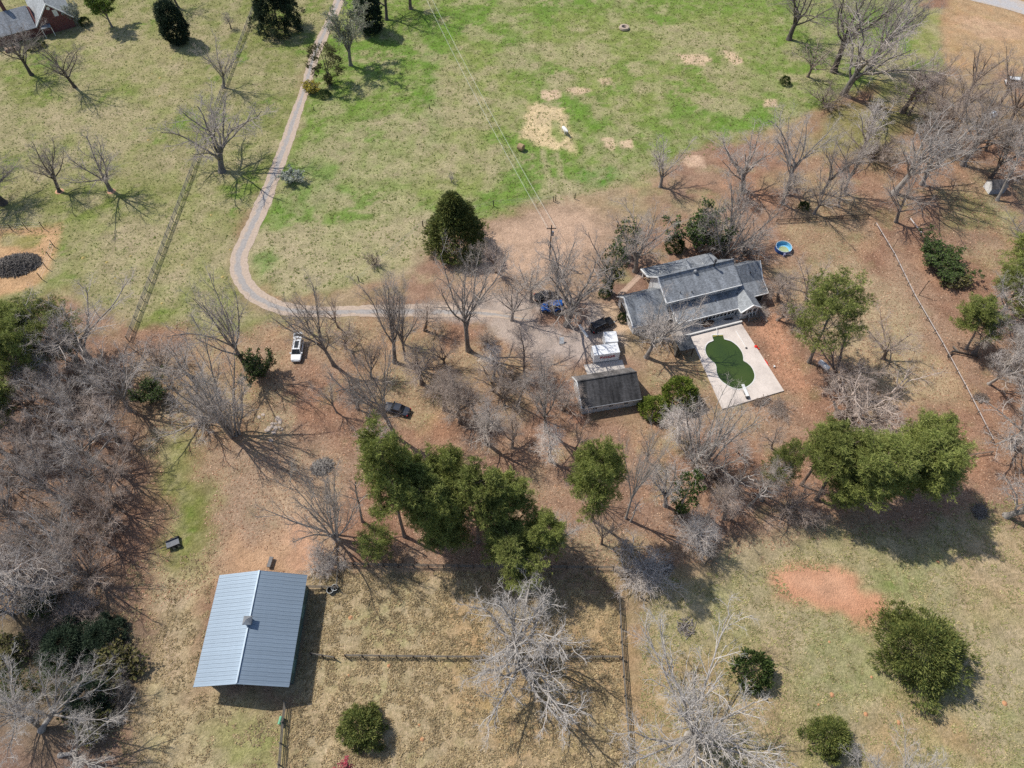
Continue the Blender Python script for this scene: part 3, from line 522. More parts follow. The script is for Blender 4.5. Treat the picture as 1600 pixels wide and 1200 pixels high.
def bare_tree(name, seed, style):
    g = np.random.RandomState(seed); TW = .0078
    if style == 'S':      # spreading, short trunk
        tr = stem(g, (0, 0, -.2), (g.normal(0, .06), g.normal(0, .06), 1), 5.8, .40, .26, 7, .05)
        l1 = spawn(g, *tr, 9, .5, 1.0, 1.5, 2.1, 10, 56, 9, .10, .04, .52, .045, .15)
        l2 = spawn(g, *l1, 7, .18, 1.0, .32, .52, 25, 52, 6, .11, .05, .6, .025, .45)
        l3 = spawn(g, *l2, 4, .15, 1.0, .35, .6, 28, 60, 5, .18, .03, .62, TW, .45)
        l4 = spawn(g, *l3, 5, .15, 1.0, .45, .75, 25, 60, 3, .2, .02, .7, TW*.8, .4, .5)
        l5 = spawn(g, *l4, 3, .2, 1.0, .5, .9, 25, 60, 2, .1, .0, .8, TW*.7, .4, .4)
    elif style == 'V':    # vase, ascending limbs
        tr = stem(g, (0, 0, -.2), (g.normal(0, .05), g.normal(0, .05), 1), 5.0, .34, .22, 7, .04)
        l1 = spawn(g, *tr, 7, .55, 1.0, 1.7, 2.3, 8, 34, 9, .07, .03, .6, .04, .1)
        l2 = spawn(g, *l1, 7, .15, 1.0, .3, .5, 20, 42, 6, .1, .08, .6, .025, .45)
        l3 = spawn(g, *l2, 5, .15, 1.0, .35, .6, 20, 45, 5, .12, .06, .62, TW, .45)
        l4 = spawn(g, *l3, 4, .15, 1.0, .45, .7, 20, 50, 3, .14, .05, .7, TW*.8, .4, .5)
        l5 = spawn(g, *l4, 3, .2, 1.0, .5, .9, 20, 50, 2, .1, .02, .8, TW*.7, .4, .4)
    elif style == 'L':    # slender, one leader
        tr = stem(g, (0, 0, -.2), (g.normal(0, .05), g.normal(0, .05), 1), 13.5, .24, .04, 12, .04)
        l1 = spawn(g, *tr, 22, .28, .98, .22, .38, 30, 62, 7, .12, .07, .5, .02, .62)
        l2 = spawn(g, *l1, 7, .2, 1.0, .32, .55, 28, 55, 5, .16, .04, .6, TW, .45)
        l3 = spawn(g, *l2, 5, .15, 1.0, .4, .65, 25, 55, 3, .18, .03, .7, TW*.8, .4, .5)
        l4 = spawn(g, *l3, 3, .2, 1.0, .5, .9, 25, 55, 2, .1, .0, .8, TW*.65, .4, .4)
        l5 = None
    elif style == 'M':    # many stems from the ground
        tr = [stem(g, (g.normal(0, .25), g.normal(0, .25), -.2), (math.cos(k*2.4)*g.uniform(.15, .75), math.sin(k*2.4)*g.uniform(.15, .75), 1), g.uniform(5.5, 8.5), g.uniform(.09, .16), .03, 9, .08, .02, False) for k in range(11)]
        tr = (np.concatenate([a for a, b in tr]), np.concatenate([b for a, b in tr]))
        l1 = spawn(g, *tr, 7, .2, 1.0, .3, .5, 18, 42, 6, .1, .06, .6, .025, .45)
        l2 = spawn(g, *l1, 6, .15, 1.0, .35, .6, 20, 48, 4, .13, .04, .65, TW, .45)
        l3 = spawn(g, *l2, 3, .15, 1.0, .4, .7, 22, 50, 3, .14, .02, .75, TW*.8, .4, .4)
        l4 = spawn(g, *l3, 2, .2, 1.0, .5, .8, 22, 50, 2, .1, .0, .8, TW*.65, .4, .35); l5 = None
    elif style == 'G':    # old pale giant with crooked limbs
        tr = stem(g, (0, 0, -.2), (g.normal(0, .08), g.normal(0, .08), 1), 6.0, .46, .32, 7, .05)
        l1 = spawn(g, *tr, 9, .42, 1.0, 1.4, 2.1, 22, 70, 12, .13, .035, .5, .06, .1)
        l2 = spawn(g, *l1, 8, .2, 1.0, .28, .5, 28, 58, 8, .15, .03, .58, .03, .4)
        l3 = spawn(g, *l2, 6, .15, 1.0, .35, .6, 28, 58, 6, .17, .03, .62, .018, .4)
        l4 = spawn(g, *l3, 4, .2, 1.0, .42, .7, 25, 55, 4, .16, .03, .7, TW*1.1, .4, .4)
        l5 = spawn(g, *l4, 2, .25, 1.0, .5, .9, 22, 50, 2, .1, .0, .8, TW*.8, .4, .35)
    elif style == 'F':    # wide fan of many long straight limbs
        tr = stem(g, (0, 0, -.2), (g.normal(0, .05), g.normal(0, .05), 1), 4.6, .42, .3, 6, .04)
        l1 = spawn(g, *tr, 17, .5, 1.0, 1.9, 2.6, 6, 72, 11, .07, .03, .36, .035, .05)
        l2 = spawn(g, *l1, 9, .15, 1.0, .26, .44, 18, 44, 7, .09, .05, .58, .025, .4)
        l3 = spawn(g, *l2, 5, .15, 1.0, .35, .6, 20, 48, 5, .12, .04, .62, .015, .4)
        l4 = spawn(g, *l3, 4, .2, 1.0, .45, .75, 20, 50, 3, .13, .03, .7, TW, .4, .4)
        l5 = spawn(g, *l4, 2, .25, 1.0, .5, .9, 20, 50, 2, .1, .0, .8, TW*.75, .4, .35)
    elif style == 'B':    # twiggy shrub
        tr = [stem(g, (g.normal(0, .5), g.normal(0, .5), -.1), (math.cos(k*2.4)*g.uniform(.1, 1.1), math.sin(k*2.4)*g.uniform(.1, 1.1), 1), g.uniform(1.8, 3.0), .05, .02, 6, .12, .02, False) for k in range(26)]
        tr = (np.concatenate([a for a, b in tr]), np.concatenate([b for a, b in tr]))
        l1 = spawn(g, *tr, 7, .15, 1.0, .35, .6, 20, 50, 4, .13, .04, .7, TW, .45)
        l2 = spawn(g, *l1, 5, .15, 1.0, .4, .7, 20, 50, 3, .14, .02, .75, TW*.8, .4, .3)
        l3 = spawn(g, *l2, 3, .2, 1.0, .5, .8, 22, 50, 2, .1, .0, .8, TW*.65, .4, .3); l4 = l5 = None
    elif style == 'D':    # dead, few broken limbs
        tr = stem(g, (0, 0, -.2), (g.normal(0, .1), g.normal(0, .1), 1), 7.5, .2, .09, 9, .06)
        l1 = spawn(g, *tr, 9, .4, 1.0, .25, .5, 35, 75, 7, .2, .03, .55, .03, .4)
        l2 = spawn(g, *l1, 4, .3, 1.0, .3, .5, 30, 60, 4, .2, .02, .6, TW, .4)
        l3 = spawn(g, *l2, 3, .3, 1.0, .4, .6, 30, 60, 3, .2, 0, .7, TW*.8, .4); l4 = l5 = None
    tp = [tubes(*tr, 9 if style != 'B' else 4)]
    if style in 'SVGMF': tp.append(tubes(*l1, 6 if style != 'M' else 4))
    cp = [] if style in 'SVGMF' else [tubes(*l1, 5 if style != 'B' else 3)]
    for l, s in ((l2, 5 if style in 'SVGF' else 3), (l3, 4 if style in 'SVGF' else 3), (l4, 3), (l5, 3)):
        if l is not None: cp.append(tubes(*l, s))
    v, q = join(tp); v2, q2 = join(cp)
    allv = np.concatenate([v, v2]); H = np.percentile(allv[:, 2], 99.7); R = np.percentile(np.hypot(allv[:, 0], allv[:, 1]), 87)
    return dict(trunk=np_mesh('trunk', v, q, [BARK[1]], True), crown=np_mesh('crown', v2, q2, [TWIG[1]], True), h=H, r=R, bare=True, nm={'B': 'bare_shrub', 'D': 'dead_tree'}.get(style, 'bare_tree'), style=style)
def blades(rng, C, D, n, ln, wd, spread):
    """n leaf blades round each centre C, leaning to D"""
    M = len(C); c = np.repeat(C, n, 0); d = np.repeat(D, n, 0)+rng.normal(0, spread, (M*n, 3)); d /= np.linalg.norm(d, axis=1, keepdims=True)+1e-9
    rf = rng.normal(0, 1, (M*n, 3)); w = np.cross(d, rf); w /= np.linalg.norm(w, axis=1, keepdims=True)+1e-9
    L = ln*(.6+.8*rng.rand(M*n, 1)); wv = w*wd*(.6+.8*rng.rand(M*n, 1)); n_ = np.cross(d, w)
    m = c+d*L*.5+n_*L*.06
    V = np.stack([c-wv*.25, m-wv, c+d*L, m+wv, c+wv*.25], 1)
    return V.reshape(-1, 3), np.arange(M*n*5).reshape(-1, 5)
def join5(a, b): return a
def pine_tree(name, seed, base=.5, nb=44, wide=1.0, tuft=11):
    g = np.random.RandomState(seed); H = 19.0
    tr = stem(g, (0, 0, -.2), (g.normal(0, .04), g.normal(0, .04), 1), H, .25, .05, 13, .025)
    l1 = spawn(g, *tr, nb, base, .995, .17*wide, .29*wide, 48, 86, 7, .1, .06, .38, .025, .6)
    l2 = spawn(g, *l1, 7, .3, 1.0, .25, .42, 30, 60, 5, .12, .06, .6, .02, .4)
    l3 = spawn(g, *l2, 3, .3, 1.0, .4, .6, 25, 60, 3, .12, .06, .6, .015, .4, .4)
    C = []; D = []
    for l, ts in ((l1, (.7, 1.0)), (l2, (.4, .7, 1.0)), (l3, (.35, .7, 1.0))):
        P = l[0]
        for t in ts:
            x = t*(P.shape[1]-1); i = min(int(x), P.shape[1]-2); f = x-i; C.append(P[:, i]*(1-f)+P[:, i+1]*f); D.append(P[:, i+1]-P[:, i])
    C = np.concatenate(C); D = np.concatenate(D); D /= np.linalg.norm(D, axis=1, keepdims=True); D[:, 2] += .5
    v, q = blades(g, C+g.normal(0, .24, C.shape), D, tuft, .42, .023, .9)
    tv, tq = join([tubes(*tr, 8), tubes(*l1, 4), tubes(*l2, 3)])
    R = np.percentile(np.hypot(v[:, 0], v[:, 1]), 97)
    return dict(trunk=np_mesh('trunk', tv, tq, [BARK[3]], True), crown=np_mesh('crown', v, q, [M_PINE]), h=np.percentile(v[:, 2], 99.8), r=R, bare=False, nm='pine_tree', style='P')
def cone_tree(name, seed, prof, h, r, nc, m, ln, wd, rc=.8, lumpy=.2, upl=.25, mat=None, trunk=.2, nm='cedar_tree', legs=1, inner=.3):
    """evergreen: clumps of fine sprays on the outer shell of a lumpy envelope; prof(t)-> radius fraction"""
    g = np.random.RandomState(seed); n = nc
    th = g.rand(n)*6.283; t = g.rand(n)**.85*.97
    lob = sum(a*np.sin(k*th+p+c*t*6) for a, k, p, c in [(g.uniform(.3, 1), k, g.rand()*6.28, g.normal(0, 1)) for k in (2, 3, 4, 5, 7, 9)])/3.2
    rr = prof(t)*(1+lumpy*lob+g.normal(0, .06, n)); k = 1-g.rand(n)**2*inner
    C = np.stack([np.cos(th)*rr*k*r, np.sin(th)*rr*k*r, t*h+.1], 1)
    slope = -(prof(np.clip(t+.03, 0, 1))-prof(np.clip(t-.03, 0, 1)))/.06*r/h
    O = np.stack([np.cos(th), np.sin(th), upl+np.clip(slope, -.5, 1.5)*.8], 1); O /= np.linalg.norm(O, axis=1, keepdims=True)
    off = g.normal(0, 1, (n, m, 3)); off /= np.linalg.norm(off, axis=2, keepdims=True); dot = (off*O[:, None]).sum(2, keepdims=True)
    off = np.where(dot < -.15, off-2*dot*O[:, None], off); rad = rc*(.3+1.0*g.rand(n, 1, 1)**1.5)*g.rand(n, m, 1)**.4
    off[..., 2] *= .75; c2 = (C[:, None]+off*rad).reshape(-1, 3); c2[:, 2] = np.maximum(c2[:, 2], .05)
    D = (off*.8+O[:, None]*.6).reshape(-1, 3); D[:, 2] += .1; D /= np.linalg.norm(D, axis=1, keepdims=True)
    v, q = blades(g, c2, D, 1, ln, wd, .3)
    tr = []
    for s in range(legs):
        a = s*2.4; tr.append(tubes(*stem(g, (.15*s, .1*s, -.2), (math.cos(a)*.12*(legs > 1), math.sin(a)*.12*(legs > 1), 1), h*.82, trunk, .04, 8, .03), 7))
    tv, tq = join(tr)
    return dict(trunk=np_mesh('trunk', tv, tq, [BARK[3]], True), crown=np_mesh('crown', v, q, [mat or M_CEDAR]), h=np.percentile(v[:, 2], 99.8), r=np.percentile(np.hypot(v[:, 0], v[:, 1]), 97), bare=False, nm=nm, style='C')
def leafy(name, seed, style, n, ln, wd, mat, nm, blade=3):
    """leaves strung on a bare frame"""
    b = bare_tree(name, seed, style); g = np.random.RandomState(seed+1)
    me = b['crown']; co = np.zeros(len(me.vertices)*3, np.float32); me.vertices.foreach_get('co', co); co = co.reshape(-1, 3)
    C = co[g.randint(0, len(co), n)]+g.normal(0, .12, (n, 3)); D = g.normal(0, 1, (n, 3)); D[:, 2] = np.abs(D[:, 2])*.6
    v, q = blades(g, C, D, blade, ln, wd, .5)
    b['leaves'] = np_mesh('foliage', v, q, [mat]); b['nm'] = nm; return b

T = {}
for k, (st, sd) in dict(S1=('S', 1), S2=('S', 2), S3=('S', 3), S4=('S', 14), V1=('V', 5), V2=('V', 6), V3=('V', 7), V4=('V', 18), L1=('L', 9), L2=('L', 10), L3=('L', 11),
                        M1=('M', 12), M2=('M', 13), M3=('M', 24), G1=('G', 15), G2=('G', 16), F1=('F', 61), F2=('F', 62), B1=('B', 17), B2=('B', 19), D1=('D', 20), D2=('D', 21)).items():
    T[k] = bare_tree(k, sd, st)
T['P1'] = pine_tree('P1', 31, .48, 52, 1.2); T['P2'] = pine_tree('P2', 32, .52, 46, 1.25); T['P3'] = pine_tree('P3', 33, .42, 56, 1.3); T['P4'] = pine_tree('P4', 34, .36, 40, 1.75, 11)
cone = lambda t: (1-t)**.85*np.clip(.6+t*5, 0, 1)
egg = lambda t: np.sqrt(np.clip(1-(2*np.clip(t, 0, 1)-.8)**2/1.5, .01, 1))*np.clip(.5+t*3, 0, 1)
dome = lambda t: np.clip(1-t**2.2, .02, 1)**.6*np.clip(.75+t*2, 0, 1)
clear = lambda t: np.where(t < .28, .03, np.sqrt(np.clip(1-((t-.62)/.42)**2, .02, 1)))
T['C1'] = cone_tree('C1', 41, cone, 13, 5.0, 900, 34, .42, .06, .8, .22, .1, inner=.5)                    # broad pyramid
T['C2'] = cone_tree('C2', 42, dome, 8.2, 5.6, 520, 64, .42, .055, 1.25, .5, .3, inner=.5)                   # wide domed cedar
T['C3'] = cone_tree('C3', 43, dome, 4.4, 2.4, 230, 52, .32, .045, .66, .45, .35, inner=.5)                   # small round cedar
T['C4'] = cone_tree('C4', 44, egg, 11, 2.4, 620, 36, .40, .07, .8, .15, .2, M_CEDAR_DARK, nm='spruce_tree', inner=.6)   # dark column
T['C5'] = cone_tree('C5', 45, clear, 9.5, 2.5, 120, 34, .42, .055, .8, .25, .3, M_CEDAR_BROWN, .14, 'cedar_tree', 2, .6)
T['C6'] = cone_tree('C6', 46, dome, 6.5, 3.8, 300, 30, .40, .10, .8, .25, .3, M_LAUREL, .15, 'laurel_tree', 3)
T['C7'] = cone_tree('C7', 47, dome, 2.2, 1.7, 110, 26, .26, .06, .45, .3, .4, M_IVY, .06, 'evergreen_shrub')
T['C8'] = cone_tree('C8', 48, dome, 9, 5.0, 480, 46, .5, .07, 1.2, .55, .25, M_CEDAR_DARK, .2, 'spruce_tree')
T['C9'] = cone_tree('C9', 50, dome, 4.5, 4.6, 90, 34, .5, .06, 1.2, .4, .5, M_IVY, .1, 'cedar_bush', 3, .8)
T['I1'] = cone_tree('I1', 49, clear, 11, 1.7, 90, 24, .34, .09, .7, .3, .45, M_IVY, .2, 'ivy_tree', 1, .7)
T['N1'] = leafy('N1', 51, 'V', 5200, .45, .13, M_NEWLEAF, 'leafing_tree')
T['N2'] = leafy('N2', 52, 'V', 3600, .22, .07, M_BUD, 'budding_tree')
T['W1'] = leafy('W1', 53, 'M', 4200, .28, .11, M_BLOSSOM, 'blossom_tree')
T['R1'] = leafy('R1', 54, 'V', 5200, .28, .09, M_RED, 'red_budding_tree')
T['Y1'] = leafy('Y1', 55, 'B', 1500, .25, .09, M_YELLOW, 'yellow_shrub')
T['Q1'] = leafy('Q1', 56, 'B', 1500, .3, .1, M_SCRUB, 'scrub_bush')
T['Q2'] = leafy('Q2', 57, 'M', 2600, .34, .11, M_IVY, 'ivy_thicket')
CAT = {'bare_tree': 'tree', 'bare_shrub': 'shrub', 'dead_tree': 'tree', 'pine_tree': 'pine tree', 'cedar_tree': 'cedar tree', 'spruce_tree': 'evergreen tree', 'laurel_tree': 'evergreen tree', 'evergreen_shrub': 'shrub', 'cedar_bush': 'shrub',
       'ivy_tree': 'tree', 'leafing_tree': 'tree', 'budding_tree': 'tree', 'blossom_tree': 'tree', 'red_budding_tree': 'tree', 'yellow_shrub': 'shrub', 'scrub_bush': 'shrub', 'ivy_thicket': 'shrub'}
RNG = random.Random(77)
def plant(kind, X, Y, h, r, tone, label, group=None, rz=None, lean=(0, 0)):
    d = T[kind]; sx = r/d['r']; sz = h/d['h']
    o = thing(d['nm'], label, CAT[d['nm']], (X, Y, 0), RNG.random()*6.283 if rz is None else rz, group)
    o.rotation_euler = (lean[0], lean[1], o.rotation_euler[2])
    for part in ('trunk', 'crown', 'leaves'):
        if part not in d: continue
        nm = {'trunk': 'trunk', 'crown': 'crown', 'leaves': 'foliage'}[part]
        c = mobj(nm, d[part], o, scale=(sx, sx, sz))
        if part == 'trunk': c.material_slots[0].link = 'OBJECT'; c.material_slots[0].material = BARK[tone]
        elif part == 'crown' and d['bare']: c.material_slots[0].link = 'OBJECT'; c.material_slots[0].material = TWIG[tone]
    return o
def tree_px(kind, bx, by, top, hw, tone, label, group=None, rz=None, lean=(0, 0)):
    """trunk foot at photo point (bx,by); top: photo y of the crown top (or -metres); hw: half crown width in photo pixels"""
    X, Y = at(bx, by); h = -top if top < 0 else height_of(bx, by, top)
    h = min(max(h, .5), 27); r = hw/ppm(X, Y, h*.6)
    return plant(kind, X, Y, h, r, tone, label, group, rz, lean)
